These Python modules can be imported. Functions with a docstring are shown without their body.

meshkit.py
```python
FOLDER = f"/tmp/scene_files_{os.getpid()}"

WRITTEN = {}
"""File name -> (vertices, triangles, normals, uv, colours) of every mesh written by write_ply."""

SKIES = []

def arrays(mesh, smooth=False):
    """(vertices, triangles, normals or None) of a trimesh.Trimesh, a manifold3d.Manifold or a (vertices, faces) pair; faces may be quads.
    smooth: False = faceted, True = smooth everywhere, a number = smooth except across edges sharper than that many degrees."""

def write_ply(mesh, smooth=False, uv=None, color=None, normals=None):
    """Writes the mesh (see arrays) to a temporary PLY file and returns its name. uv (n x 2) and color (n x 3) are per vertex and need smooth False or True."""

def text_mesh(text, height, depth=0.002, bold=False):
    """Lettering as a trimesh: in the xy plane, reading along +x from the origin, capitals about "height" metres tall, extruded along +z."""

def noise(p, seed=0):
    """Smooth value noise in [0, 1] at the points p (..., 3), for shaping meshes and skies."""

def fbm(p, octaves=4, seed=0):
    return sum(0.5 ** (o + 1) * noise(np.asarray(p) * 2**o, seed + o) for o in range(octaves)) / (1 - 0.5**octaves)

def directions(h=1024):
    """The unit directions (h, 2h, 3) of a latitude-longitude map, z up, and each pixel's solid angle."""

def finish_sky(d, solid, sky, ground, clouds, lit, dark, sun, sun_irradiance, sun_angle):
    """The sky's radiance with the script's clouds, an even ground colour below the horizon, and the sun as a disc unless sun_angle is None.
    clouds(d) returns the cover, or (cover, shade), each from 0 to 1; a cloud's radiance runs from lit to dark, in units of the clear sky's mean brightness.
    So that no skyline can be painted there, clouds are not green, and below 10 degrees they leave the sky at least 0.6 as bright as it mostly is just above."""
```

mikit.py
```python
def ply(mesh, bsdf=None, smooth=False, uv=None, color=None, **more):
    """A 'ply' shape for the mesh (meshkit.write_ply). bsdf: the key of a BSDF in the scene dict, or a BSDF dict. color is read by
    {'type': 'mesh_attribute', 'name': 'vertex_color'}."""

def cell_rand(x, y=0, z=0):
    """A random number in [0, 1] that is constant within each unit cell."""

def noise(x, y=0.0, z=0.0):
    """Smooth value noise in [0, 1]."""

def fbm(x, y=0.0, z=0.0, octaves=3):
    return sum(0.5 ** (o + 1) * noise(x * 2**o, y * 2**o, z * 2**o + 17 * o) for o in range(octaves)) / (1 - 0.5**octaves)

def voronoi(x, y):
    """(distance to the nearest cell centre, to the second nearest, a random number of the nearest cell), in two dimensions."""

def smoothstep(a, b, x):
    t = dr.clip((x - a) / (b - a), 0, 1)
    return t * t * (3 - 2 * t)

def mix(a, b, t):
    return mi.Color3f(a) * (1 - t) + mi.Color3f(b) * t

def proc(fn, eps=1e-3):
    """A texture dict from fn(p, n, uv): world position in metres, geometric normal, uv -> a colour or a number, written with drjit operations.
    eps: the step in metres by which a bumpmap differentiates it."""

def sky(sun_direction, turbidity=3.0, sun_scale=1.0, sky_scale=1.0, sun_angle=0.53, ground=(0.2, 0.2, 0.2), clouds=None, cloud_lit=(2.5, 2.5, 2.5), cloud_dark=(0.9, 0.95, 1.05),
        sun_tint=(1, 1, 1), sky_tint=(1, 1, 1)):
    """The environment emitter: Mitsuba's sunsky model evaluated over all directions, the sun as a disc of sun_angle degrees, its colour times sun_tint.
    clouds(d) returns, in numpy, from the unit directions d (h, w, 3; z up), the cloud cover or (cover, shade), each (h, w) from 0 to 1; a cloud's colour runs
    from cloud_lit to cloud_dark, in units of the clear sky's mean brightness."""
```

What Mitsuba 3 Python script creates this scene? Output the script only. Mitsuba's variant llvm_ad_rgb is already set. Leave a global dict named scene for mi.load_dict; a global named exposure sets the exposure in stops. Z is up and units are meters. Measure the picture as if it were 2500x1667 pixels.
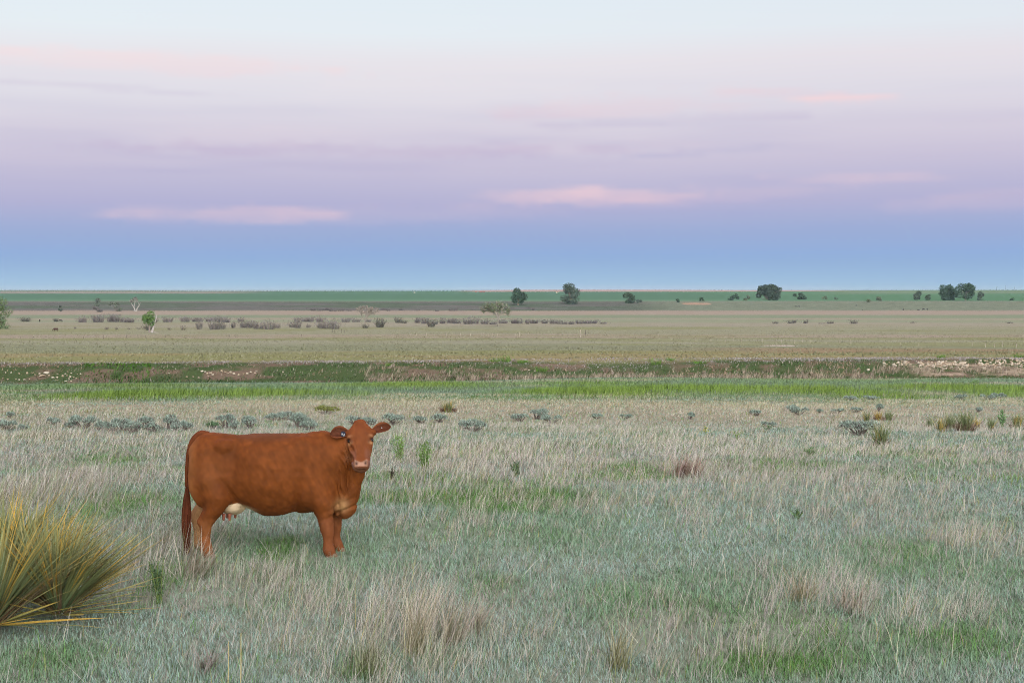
import math
import numpy as np
import drjit as dr
import mitsuba as mi
import mikit, meshkit
from scipy.interpolate import PchipInterpolator
from scipy.ndimage import gaussian_filter

T = mi.ScalarTransform4f
rng = np.random.default_rng(7)
scene, labels = {}, {}

# ------------------------------------------------------------------ camera
F = 3472.0                       # focal length in pixels of the 2500 wide photograph
ZC = 2.85
PITCH = math.atan((833.5 - 710.0) / F)
cp, sp = math.cos(PITCH), math.sin(PITCH)
scene['camera'] = {'type': 'perspective', 'fov': math.degrees(2 * math.atan(1250 / F)), 'fov_axis': 'x', 'near_clip': 0.1, 'far_clip': 30000.0,
                   'to_world': T().look_at(origin=[0, 0, ZC], target=[0, cp, ZC - sp], up=[0, 0, 1])}
exposure = 3.72

# ------------------------------------------------------------------ sky: evening afterglow from behind the camera, a thin veil of cloud and the belt of Venus
EL = np.array([0.0, .33, 1.49, 2.48, 3.47, 4.29, 5.12, 6.27, 7.59, 8.91, 10.07, 11.72, 16, 25, 45, 90])
COVER = np.array([.945, .945, .987, .993, 1.0, .99, .977, .949, .909, .888, .829, .806, .82, .85, .88, .88])
SHADE = np.array([.885, .885, .857, .774, .656, .606, .545, .488, .449, .385, .437, .457, .45, .42, .38, .38])
BANDS = [(-11.2, 2.95, 5.2, .44, .012, .22, 0), (-14.2, 3.1, 1.5, .30, .0, .07, 0), (-4, 3.05, 6.5, .50, .03, .06, 0), (3.3, 3.74, 4.8, .42, .012, .20, 0), (2.4, 3.92, 1.8, .32, .0, .12, 0), (-9.5, 6.0, 5, .5, .03, .03, 0), (8, 3.75, 6, .40, .05, .06, 0), (13.5, 4.35, 4, .22, .0, .10, 0), (18.6, 3.4, 4.2, .5, .05, .085, 0),
         (-15, 8.7, 8, .50, -.01, .10, .03), (-16, 7.75, 6, .20, -.03, -.03, .02), (13.2, 7.42, 2.6, .20, -.01, .22, .04), (10.8, 7.7, 3.0, .22, -.05, .05, .02), (5, 7.3, 6, .6, .04, .06, .02), (7, 6.7, 6.5, .25, .03, -.035, .02), (-6, 5.55, 12, .38, .0, -.012, .02),
         (3, 5.7, 5, .42, .0, .03, .0), (7.5, 5.45, 4.5, .16, .06, -.05, .01), (-3, 7.6, 7, 1.0, .0, .02, .0), (-40, 5, 9, .6, .03, .16, .0), (38, 6, 10, .7, -.03, .16, .0), (75, 4, 14, .7, .02, .12, .0), (-80, 7, 14, .8, .0, .12, .0)]


def clouds(d):
    el = np.degrees(np.arcsin(np.clip(d[..., 2], -1, 1)))
    az = np.degrees(np.arctan2(d[..., 0], d[..., 1]))
    wob = .9 * (meshkit.fbm(np.stack([az / 24, el / 9, el * 0], -1), 3, 5) - 0.5) * np.clip(el / 3, 0, 1)
    e2 = np.clip(el + wob, 0, 90)
    cover, shade = np.interp(e2, EL, COVER), np.interp(e2, EL, SHADE)
    west = np.clip(-d[..., 1], 0, 1) ** 2 * np.exp(-np.clip(el, 0, 90) / 14)
    cover = cover * (1 - .55 * west)
    shade = shade * (1 - .3 * west)
    # single bands of cloud: centre azimuth, elevation, half length, half height, tilt, pink, cover
    for a0, e0, la, he, tilt, pink, cov in BANDS:
        m = (abs(az - a0) < la * 1.6) & (abs(el - e0 - tilt * (az - a0)) < he * 2.2)
        A, E = az[m], el[m]
        u, t = (A - a0) / la, (E - e0 - tilt * (A - a0)) / he
        rag = meshkit.fbm(np.stack([A / 1.5 + e0, E / .30, A * 0 + a0], -1), 5, 13) - .5
        wisp = meshkit.fbm(np.stack([A / 6 + a0, (E - tilt * A) / .30, A * 0], -1), 3, 19)
        k = np.clip(1.25 * (1.05 - u * u - t * t * (1 + .8 * (t < 0)) + 2.3 * rag), 0, 1) * (.45 + .9 * wisp)
        shade[m] -= .85 * pink * k
        cover[m] += cov * k
    dark = np.zeros_like(el)
    m = el < 14
    dark[m] = np.clip((meshkit.fbm(np.stack([az[m] / 9 + 5, el[m] / .55, az[m] * 0], -1), 3, 41) - .55) * 4, 0, 1) * np.exp(-((el[m] - 6) / 2.5) ** 2)
    return np.clip(cover + .01 * dark, 0, 1), np.clip(shade + .03 * dark, 0, 1)


SUN = [0.28 * math.cos(.44), -0.96 * math.cos(.44), math.sin(.44)]
scene['sky'] = mikit.sky(SUN, turbidity=3, sun_scale=.25, sun_angle=64, sun_tint=(.72, 1.0, 1.6), sky_scale=1.0, ground=(.2, .2, .15), clouds=clouds, sky_tint=(1.141, 1.299, .862),
                         cloud_lit=(1.064, .675, .628), cloud_dark=(.094, .295, .627))


# ------------------------------------------------------------------ helpers
def bs(color=None, rough=.9, attr=False, **kw):
    c = {'type': 'mesh_attribute', 'name': 'vertex_color'} if attr else {'type': 'rgb', 'value': list(color)}
    return {'type': 'twosided', 'b': {'type': 'principled', 'base_color': c, 'roughness': rough, 'specular': kw.pop('specular', .2), **kw}}


scene['leafy'] = {'type': 'twosided', 'b': {'type': 'diffuse', 'reflectance': {'type': 'mesh_attribute', 'name': 'vertex_color'}}}


def label(key, text, cat=None, group=None, kind=None):
    labels[key] = {'label': text}
    if cat: labels[key]['category'] = cat
    if group: labels[key]['group'] = group
    if kind: labels[key]['kind'] = kind


used = {}


def numbered(name):
    n = used.get(name, 0)
    used[name] = n + 1
    return name if n == 0 else f'{name}_{n:03d}'


def put(key, v, f, bsdf='leafy', color=None, smooth=False, **more):
    if color is not None:
        color = np.broadcast_to(np.asarray(color, float), (len(v), 3)).copy()
    scene[key] = mikit.ply((v, f), bsdf, smooth=smooth, color=color, **more)


def put_grass(key, v, f, color, soft=.42):
    """A mesh of blades whose shading normals lean towards the sky, as the many fine hairs and folds of real grass do."""
    n = np.cross(v[f[:, 1]] - v[f[:, 0]], v[f[:, 2]] - v[f[:, 0]])
    n /= np.linalg.norm(n, axis=1, keepdims=True) + 1e-12
    n *= np.where(n[:, 2:] < 0, -1, 1)
    vn = np.zeros_like(v)
    for k in range(3): vn[f[:, k]] += n
    vn = vn / (np.linalg.norm(vn, axis=1, keepdims=True) + 1e-12) * (1 - soft) + np.array([0, 0, soft])
    vn /= np.linalg.norm(vn, axis=1, keepdims=True)
    path = meshkit.write_ply((v, f), False, None, np.broadcast_to(np.asarray(color, float), (len(v), 3)).copy(), normals=vn)
    scene[key] = {'type': 'ply', 'filename': path, 'face_normals': False, 'bsdf': {'type': 'ref', 'id': 'leafy'}}


def thing(name, text, cat, group=None):
    key = numbered(name)
    label(key, text, cat, group)
    return key


def part(parent, name):
    return numbered(parent + '__' + name)


ORD = 'first second third fourth fifth sixth seventh eighth ninth tenth eleventh twelfth thirteenth fourteenth fifteenth sixteenth seventeenth eighteenth nineteenth twentieth'.split()
TENS = {2: 'twenty', 3: 'thirty', 4: 'forty', 5: 'fifty', 6: 'sixty', 7: 'seventy', 8: 'eighty', 9: 'ninety'}


def ordinal(i):                 # 1 -> first
    if i <= 20: return ORD[i - 1]
    if i > 99: return 'hundred and ' + ordinal(i - 100) if i > 100 else 'hundredth'
    t, u = divmod(i, 10)
    return TENS[t][:-1] + 'ieth' if u == 0 else TENS[t] + '-' + ORD[u - 1]


def join(parts):
    at, vs, fs, cs = 0, [], [], []
    for v, f, *c in parts:
        vs.append(v); fs.append(np.asarray(f) + at); at += len(v)
        if c: cs.append(np.broadcast_to(c[0], (len(v), 3)))
    return np.vstack(vs), np.vstack(fs), (np.vstack(cs) if cs else None)


def tube(points, radii, sides=6, cap=True):
    p = np.asarray(points, float)
    t = np.gradient(p, axis=0)
    t /= np.linalg.norm(t, axis=1, keepdims=True) + 1e-12
    ref = np.array([0, 0, 1.0]) if abs(t[:, 2]).mean() < .8 else np.array([1.0, 0, 0])
    a = np.cross(t, ref); a /= np.linalg.norm(a, axis=1, keepdims=True) + 1e-12
    b = np.cross(t, a)
    ang = np.arange(sides) * 2 * np.pi / sides
    r = np.broadcast_to(radii, (len(p),))
    v = (p[:, None] + r[:, None, None] * (np.cos(ang)[None, :, None] * a[:, None] + np.sin(ang)[None, :, None] * b[:, None])).reshape(-1, 3)
    i, j = np.meshgrid(np.arange(len(p) - 1), np.arange(sides), indexing='ij')
    k = (j + 1) % sides
    f = np.vstack([np.stack([i * sides + j, i * sides + k, (i + 1) * sides + k], -1).reshape(-1, 3), np.stack([i * sides + j, (i + 1) * sides + k, (i + 1) * sides + j], -1).reshape(-1, 3)])
    if cap:
        n = len(v)
        v = np.vstack([v, p[:1], p[-1:]])
        jj = np.arange(sides); kk = (jj + 1) % sides
        f = np.vstack([f, np.stack([kk, jj, jj * 0 + n], 1), np.stack([(len(p) - 1) * sides + jj, (len(p) - 1) * sides + kk, jj * 0 + n + 1], 1)])
    return v, f


def blades(P, L, W, az, lean, curve, color, segs=2, face=None, tip=None):
    """Grass blades or slim leaves: n strips from the points P, bending towards az. color (n, 3)."""
    n = len(P)
    L, W, az, lean, curve = (np.broadcast_to(np.asarray(x, float), (n,)) for x in (L, W, az, lean, curve))
    if face is None: face = az + np.pi / 2 + rng.uniform(-.9, .9, n)
    h = np.stack([np.cos(az), np.sin(az), np.zeros(n)], 1)
    s = np.stack([np.cos(face), np.sin(face), np.zeros(n)], 1)
    rows = []
    for t in np.linspace(0, 1, segs + 1):
        out = lean * t + curve * t * t
        up = np.sqrt(np.clip(t * t * (1 + .15 * lean) - .55 * out * out * .9, .02 * t * t, None))
        c = P + h * (L * out)[:, None] + np.array([0, 0, 1.0]) * (L * up)[:, None]
        if t < 1:
            w = W * .5 * (1 - t ** 1.6)
            rows += [c - s * w[:, None], c + s * w[:, None]]
        else:
            rows.append(c)
    k = len(rows)
    v = np.stack(rows, 1).reshape(-1, 3)
    tri = []
    for q in range(segs - 1):
        a = 2 * q
        tri += [[a, a + 1, a + 3], [a, a + 3, a + 2]]
    a = 2 * (segs - 1)
    tri.append([a, a + 1, a + 2])
    f = (np.arange(n)[:, None, None] * k + np.array(tri)[None]).reshape(-1, 3)
    color = np.broadcast_to(color, (n, 3))
    if tip is None:
        c = np.repeat(color, k, 0)
    else:
        g = np.array([(q // 2) / segs for q in range(k - 1)] + [1.0])
        c = (color[:, None] * (1 - g[None, :, None]) + np.broadcast_to(tip, (n, 3))[:, None] * g[None, :, None]).reshape(-1, 3)
    return v, f, np.clip(c, 0.005, .95)


def vary(base, n, amt=.15, hue=.05):
    b = np.asarray(base, float)
    return b * (1 + rng.normal(0, amt, (n, 1))).clip(.4, 1.7) * (1 + rng.normal(0, hue, (n, 3))).clip(.6, 1.5)


# ------------------------------------------------------------------ the ground
PROF = np.array([(-400, 2.5), (-60, .5), (-10, .06), (6, 0), (16, 0), (20, -.10), (25, -.38), (30, -.68), (35, -.98), (45, -1.5), (60, -2.3), (80, -3.4), (110, -5.0), (150, -7.05),
                 (185, -8.95), (197, -9.7), (200, -9.65), (212, -7.95), (216, -7.78), (230, -8.1), (300, -9.8), (450, -12.0), (587, -13.9), (700, -14.1), (1100, -14.1), (1175, -13.7),
                 (1250, -9.3), (1310, -6.5), (1500, -5.2), (2500, -.6), (3200, .9), (4500, 2.2), (6000, 2.6), (9500, 2.0)], float)
_pchip = PchipInterpolator(PROF[:, 0], PROF[:, 1])


def noise2(x, y, s, seed=0, octaves=3):
    return meshkit.fbm(np.stack([np.asarray(x) / s, np.asarray(y) / s, np.zeros(np.shape(x))], -1), octaves, seed)


COWX, COWY = -2.60, 15.30


def ground_z(x, y):
    x, y = np.broadcast_arrays(np.asarray(x, float), np.asarray(y, float))
    w = np.exp(-((y - 205) / 45) ** 2)
    z = _pchip(np.clip(y - w * (4 * np.sin(x / 21 + .6) + 2.5 * np.sin(x / 8.3)), -400, 9500))
    z = z + .006 * x * np.exp(-((y - 210) / 60) ** 2) * np.exp(-(x / 160) ** 2)
    near = 1 / (1 + np.exp((y - 120) / 15.0)) * np.clip((y + 200) / 150, 0, 1)
    hold = 1 - np.exp(-(((x - COWX) / 1.6) ** 2 + ((y - COWY) / 1.2) ** 2))
    z = z + near * hold * (.16 * (noise2(x, y, 3.5, 3) - .5) + .5 * (noise2(x, y, 17., 4, 2) - .5) * np.clip((y - 20) / 25, 0, 1))
    z = z + 1.2 * (noise2(x, y, 60., 6) - .5) * np.clip((y - 240) / 120, 0, 1) * np.clip((1400 - y) / 300, 0, 1) * .35
    far = np.exp(-((y - 4500) / 900) ** 2)
    u = np.clip(x / np.maximum(y, 1) * F + 1250, -4000, 7000)
    z = z + far * (4.3 / (1 + np.exp(-(u - 1180) / 60)) * (1 - .55 / (1 + np.exp(-(u - 1700) / 80))) + 2.6 / (1 + np.exp((u - 420) / 70)) + 1.6 / (1 + np.exp(-(u - 2250) / 80)))
    z = z + 3.0 * np.exp(-((y - 2700) / 700) ** 2) / (1 + np.exp(-(u - 2050) / 160))
    return z


_ys = np.concatenate([np.linspace(8, 230, 1800), np.linspace(231, 4000, 1800)])
_rows = np.minimum.accumulate(710 + F * (ZC - ground_z(np.zeros_like(_ys), _ys)) / _ys)


def spot(px, row):
    """The point of the ground that a pixel of the photograph shows."""
    y = float(np.interp(-row, -_rows, _ys))
    ys = np.linspace(y * .86, y * 1.16, 90)          # refine for the lie of the land at this bearing
    rr = np.minimum.accumulate(710 + F * (ZC - ground_z((px - 1250) / F * ys, ys)) / ys)
    y = float(np.interp(-row, -rr, ys))
    x = (px - 1250) / F * y
    return x, y, float(ground_z(x, y))


def on(px, y):
    x = (px - 1250) / F * y
    return x, y, float(ground_z(x, y))


def m_px(y):
    return y / F


gy = np.concatenate([np.linspace(-400, 0, 24), np.arange(4, 90, .8), np.arange(90, 194, 2.6), np.arange(194, 226, .9), np.arange(226, 700, 7), np.arange(700, 1400, 14), np.geomspace(1400, 9500, 90)])
gs = np.linspace(-1, 1, 261)
gs = .55 * gs + .45 * gs ** 3
GX = gs[None] * (np.maximum(gy, 0) * 1.25 + 110)[:, None]
GY = np.repeat(gy[:, None], len(gs), 1)
gv = np.stack([GX, GY, ground_z(GX, GY)], -1).reshape(-1, 3)
ii, jj = np.meshgrid(np.arange(len(gy) - 1), np.arange(len(gs) - 1), indexing='ij')
n_ = len(gs)
gf = np.stack([ii * n_ + jj, ii * n_ + jj + 1, (ii + 1) * n_ + jj + 1, (ii + 1) * n_ + jj], -1).reshape(-1, 4)


def C(*c): return mi.Color3f(*c)


def ground_color(p, n, uv):
    N, fb, ss, mix = mikit.noise, mikit.fbm, mikit.smoothstep, mikit.mix
    x, y = p.x, p.y
    a = fb(x / 9, y / 9 + 3, 0, 3)
    b = fb(x / 45, y / 30, 2.5, 3)
    g = fb(x / 150 + 7, y / 70, 5.5, 3)
    fine = N(x * 1.3, y * .8, 1.5)
    finer = N(x * 5, y * 5, 9.5)
    mid = fb(x / 3.5, y / 4.5, 3.5, 2)
    # near: thatch and thin soil between the plants
    col = mix(C(.270, .270, .215), C(.205, .255, .175), ss(.35, .65, a)) * (.70 + .3 * finer + .4 * N(x * 42, y * 21, 3.3))
    col = mix(col, C(.36, .32, .225) * (.8 + .35 * fine), ss(38, 60, y))
    # the wet slope down to the creek
    slope = mix(C(.17, .22, .15), C(.13, .22, .055), ss(.42, .62, b + .25 * (a - .5)))
    slope = mix(slope, C(.24, .23, .19), ss(.56, .70, a) * .7)
    col = mix(col, slope, ss(70, 95, y + 14 * (b - .5)))
    # the cut bank
    bank = mix(C(.185, .135, .095), C(.075, .105, .042), ss(.34, .56, mid)) * (.75 + .5 * finer)
    col = mix(col, bank, ss(193, 198, y))
    earth = ss(56, 61, x + 3 * (mid - .5)) * ss(200, 203, y + 4 * (fine - .5)) * ss(213, 211, y)
    col = mix(col, C(.43, .335, .245) * (.7 + .5 * finer), earth * ss(.44, .60, fb(x / 3, y / 1.6, 6.6, 2)) * .85)
    # the flood plain in grazed bands
    yy = y + 70 * (g - .5) + 22 * (b - .5) + 8 * (mid - .5)
    plain = mix(C(.245, .245, .120), C(.285, .245, .125), ss(.45, .60, b))
    plain = mix(plain, C(.24, .25, .155), ss(285, 310, yy))
    plain = mix(plain, C(.30, .295, .20), ss(345, 380, yy))
    plain = mix(plain, C(.26, .26, .145), ss(400, 425, yy))
    plain = mix(plain, C(.34, .29, .215), ss(440, 465, yy))
    plain = mix(plain, C(.29, .285, .185), ss(515, 550, yy))
    plain = mix(plain, C(.32, .295, .215), ss(640, 690, yy))
    plain = mix(plain, C(.275, .295, .195), ss(730, 790, yy))
    plain = mix(plain, C(.33, .295, .215), ss(830, 850, yy))
    plain = mix(plain, C(.215, .265, .165), ss(860, 910, yy) * ss(1020, 975, yy) * .85)
    plain = mix(plain, C(.35, .285, .220), ss(990, 1040, yy) * .85)
    right = ss(20, 60, x - .02 * y)
    plain = mix(plain, C(.30, .21, .13), right * ss(255, 275, yy) * ss(335, 315, yy) * .75)
    plain = mix(plain, C(.23, .24, .10), ss(.50, .64, fb(x / 60 + 3, y / 40, 8.5, 3)) * .55 * ss(900, 600, y))
    plain = plain * (.84 + .30 * mid + .12 * fine)
    col = mix(col, plain, ss(213, 219, y))
    # pale gravel beside the fence
    gx, gy_ = (x - 66.5) / 5.0, (y - 352) / 7.0
    col = mix(col, C(.55, .47, .40), ss(1.0, .55, gx * gx + gy_ * gy_ + .9 * (fb(x / 1.6, y / 5, 4.5, 2) - .5)))
    # scarp of low brush, then the wheat fields on the bench above
    sc = y + 26 * (fb(x / 60, y / 60, 4.4, 3) - .5)
    brush = mix(C(.165, .160, .142), C(.118, .150, .100), ss(.40, .62, fb(x / 60, y / 14, 1.1, 3)))
    brush = mix(brush, C(.215, .245, .17), ss(90, 160, x))
    brush = brush * (.70 + .40 * N(x / 3.5, y / 2.0, 2.2))
    col = mix(col, brush, ss(1160, 1200, sc))
    bx, by = (x - 163) / 16, (y - 1262) / 16
    col = mix(col, C(.42, .29, .20), ss(1.0, .5, bx * bx + by * by + .8 * (fb(x / 6, y / 8, 2, 2) - .5)))
    edge = y + 16 * (N(x / 80, y / 200, 6) - .5)
    field = mix(C(.138, .248, .148), C(.102, .200, .122), ss(1345, 1480, y))
    field = mix(field, C(.110, .225, .118), ss(100, 420, x - .02 * y))
    field = field * (.92 + .14 * fb(x / 120, y / 90, 3, 3))
    col = mix(col, C(.24, .25, .19), ss(1280, 1302, edge) * .6)
    col = mix(col, field, ss(1306, 1312, edge))
    lf = x / dr.maximum(y, 1) * F
    col = mix(col, C(.30, .27, .22), ss(-560, -760, lf + 60 * (g - .5)) * ss(2150, 2400, y))
    col = mix(col, C(.13, .20, .14), ss(-560, -760, lf) * ss(2800, 2850, y + .2 * lf))
    col = mix(col, C(.44, .31, .26), ss(-160, -60, lf) * ss(3050, 3150, y))
    col = mix(col, C(.27, .27, .20), ss(3700, 3760, y) * ss(-300, -700, lf))
    col = mix(col, C(.17, .245, .145), ss(700, 860, lf) * ss(2000, 2100, y))
    return col


scene['ground_mat'] = {'type': 'diffuse', 'reflectance': mikit.proc(ground_color)}
put('ground', gv, gf, 'ground_mat', smooth=True)
label('ground', 'rolling prairie ground falling to a creek flat and rising to far green wheat fields', 'ground', kind='structure')

# ------------------------------------------------------------------ the cow
def surface_nets(val, origin, h):
    s = val < 0
    nx, ny, nz = val.shape
    cnt = np.zeros((nx - 1, ny - 1, nz - 1), np.int8)
    for a, b, c in np.ndindex(2, 2, 2):
        cnt += s[a:nx - 1 + a, b:ny - 1 + b, c:nz - 1 + c]
    cell = np.argwhere((cnt > 0) & (cnt < 8))
    idx = -np.ones(cnt.shape, np.int64)
    idx[tuple(cell.T)] = np.arange(len(cell))
    acc, num = np.zeros((len(cell), 3)), np.zeros(len(cell))
    cor = list(np.ndindex(2, 2, 2))
    for i, p in enumerate(cor):
        for q in cor[i + 1:]:
            if sum(abs(np.subtract(p, q))) != 1: continue
            vp, vq = val[tuple((cell + p).T)], val[tuple((cell + q).T)]
            m = (vp < 0) != (vq < 0)
            t = np.where(m, vp / np.where(m, vp - vq, 1), 0)
            acc += np.where(m[:, None], np.array(p) + t[:, None] * (np.array(q) - np.array(p)), 0)
            num += m
    v = np.asarray(origin) + h * (cell + acc / num[:, None])
    faces = []
    for ax in range(3):
        o1, o2 = np.eye(3, dtype=int)[(ax + 1) % 3], np.eye(3, dtype=int)[(ax + 2) % 3]
        lo, hi = [slice(None)] * 3, [slice(None)] * 3
        lo[ax], hi[ax] = slice(0, -1), slice(1, None)
        e = np.argwhere(s[tuple(lo)] != s[tuple(hi)])
        e = e[(e[:, (ax + 1) % 3] > 0) & (e[:, (ax + 2) % 3] > 0) & (e[:, (ax + 1) % 3] < val.shape[(ax + 1) % 3] - 1) & (e[:, (ax + 2) % 3] < val.shape[(ax + 2) % 3] - 1)]
        quad = np.stack([idx[tuple((e - o1 - o2).T)], idx[tuple((e - o2).T)], idx[tuple(e.T)], idx[tuple((e - o1).T)]], 1)
        flip = ~s[tuple(e.T)]
        quad[flip] = quad[flip][:, ::-1]
        faces.append(quad)
    f = np.vstack(faces)
    return v, np.vstack([f[:, [0, 1, 2]], f[:, [0, 2, 3]]])


def relax(v, f, it=4, lam=.5, mu=-.53):
    n = len(v)
    e = np.vstack([f[:, [0, 1]], f[:, [1, 2]], f[:, [2, 0]]])
    from scipy.sparse import coo_matrix
    A = coo_matrix((np.ones(2 * len(e)), (np.r_[e[:, 0], e[:, 1]], np.r_[e[:, 1], e[:, 0]])), (n, n)).tocsr()
    A.data[:] = 1
    d = np.asarray(A.sum(1)).ravel()[:, None]
    for k in range(2 * it):
        v = v + (lam if k % 2 == 0 else mu) * (A @ v / d - v)
    return v


YAW = math.radians(-2)
FW, LF = np.array([math.cos(YAW), -math.sin(YAW), 0]), np.array([math.sin(YAW), math.cos(YAW), 0])
COWO = np.array([COWX, COWY, float(ground_z(COWX, COWY)) - .016])


def cow_world(p):
    p = np.asarray(p, float)
    return COWO + p[..., :1] * FW + p[..., 1:2] * LF + p[..., 2:3] * np.array([0, 0, 1.0])


def cow_local_dir(w):
    w = np.asarray(w, float)
    return np.array([w @ FW, w @ LF, w[2]])


class Field:
    def __init__(self, lo, hi, h):
        self.lo, self.h = np.array(lo, float), h
        self.n = np.ceil((np.array(hi) - lo) / h).astype(int) + 1
        self.val = np.full(self.n, 1.0, np.float32)

    def sub(self, lo, hi):
        a = np.clip(np.floor((np.asarray(lo) - self.lo) / self.h).astype(int), 0, self.n - 1)
        b = np.clip(np.ceil((np.asarray(hi) - self.lo) / self.h).astype(int) + 1, 1, self.n)
        sl = tuple(slice(i, j) for i, j in zip(a, b))
        g = np.meshgrid(*[(self.lo[k] + self.h * np.arange(a[k], b[k])).astype(np.float32) for k in range(3)], indexing='ij')
        return sl, g

    def add(self, d, sl, k):
        a = self.val[sl]
        h = np.maximum(k - np.abs(a - d), 0) / k
        self.val[sl] = np.minimum(a, d) - h * h * k * .25

    def cut(self, d, sl, k):
        a = self.val[sl]
        h = np.maximum(k - np.abs(a + d), 0) / k
        self.val[sl] = np.maximum(a, -d) + h * h * k * .25

    def cone(self, p, q, r1, r2, k=.05):
        p, q = np.asarray(p, float), np.asarray(q, float)
        pad = max(r1, r2) + k + .04
        sl, g = self.sub(np.minimum(p, q) - pad, np.maximum(p, q) + pad)
        d = q - p
        w = [g[i] - p[i] for i in range(3)]
        t = np.clip((w[0] * d[0] + w[1] * d[1] + w[2] * d[2]) / (d @ d), 0, 1)
        dist = np.sqrt(sum((w[i] - t * d[i]) ** 2 for i in range(3))) - (r1 + (r2 - r1) * t)
        self.add(dist.astype(np.float32), sl, k)

    def chain(self, pts, k=.05):
        for (p, r), (q, s) in zip(pts[:-1], pts[1:]): self.cone(p, q, r, s, k)

    def ell(self, c, r, k=.05, frame=None, cut=False):
        c, r = np.asarray(c, float), np.asarray(r, float)
        pad = (r.max() if frame is not None else r) + k + .04
        sl, g = self.sub(c - pad, c + pad)
        w = [g[i] - c[i] for i in range(3)]
        if frame is not None: w = [sum(w[i] * frame[j][i] for i in range(3)) for j in range(3)]
        q = np.sqrt(sum((w[i] / r[i]) ** 2 for i in range(3)))
        q2 = np.sqrt(sum((w[i] / r[i] ** 2) ** 2 for i in range(3))) + 1e-6
        d = q * (q - 1) / q2
        (self.cut if cut else self.add)(d.astype(np.float32), sl, k)


# profile of the trunk: x, top, bottom, half width, height of the widest place
TR = np.array([(-.870, 1.05, .86, .05, .96), (-.848, 1.17, .74, .15, .96), (-.785, 1.27, .63, .205, .98), (-.68, 1.318, .57, .245, .99), (-.55, 1.312, .55, .27, .98), (-.40, 1.302, .545, .295, .93),
               (-.28, 1.300, .535, .325, .95), (-.15, 1.304, .475, .350, .95), (-.04, 1.308, .433, .360, .95), (.10, 1.308, .440, .352, .95), (.26, 1.306, .472, .322, .94), (.40, 1.312, .475, .285, .92),
               (.54, 1.325, .455, .245, .90), (.66, 1.29, .43, .205, .90), (.76, 1.20, .425, .165, .85), (.84, 1.05, .47, .115, .78), (.885, .93, .54, .06, .72)])


TR[:, 1] += .022 * np.clip((TR[:, 1] - 1.0) / .25, 0, 1)


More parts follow.
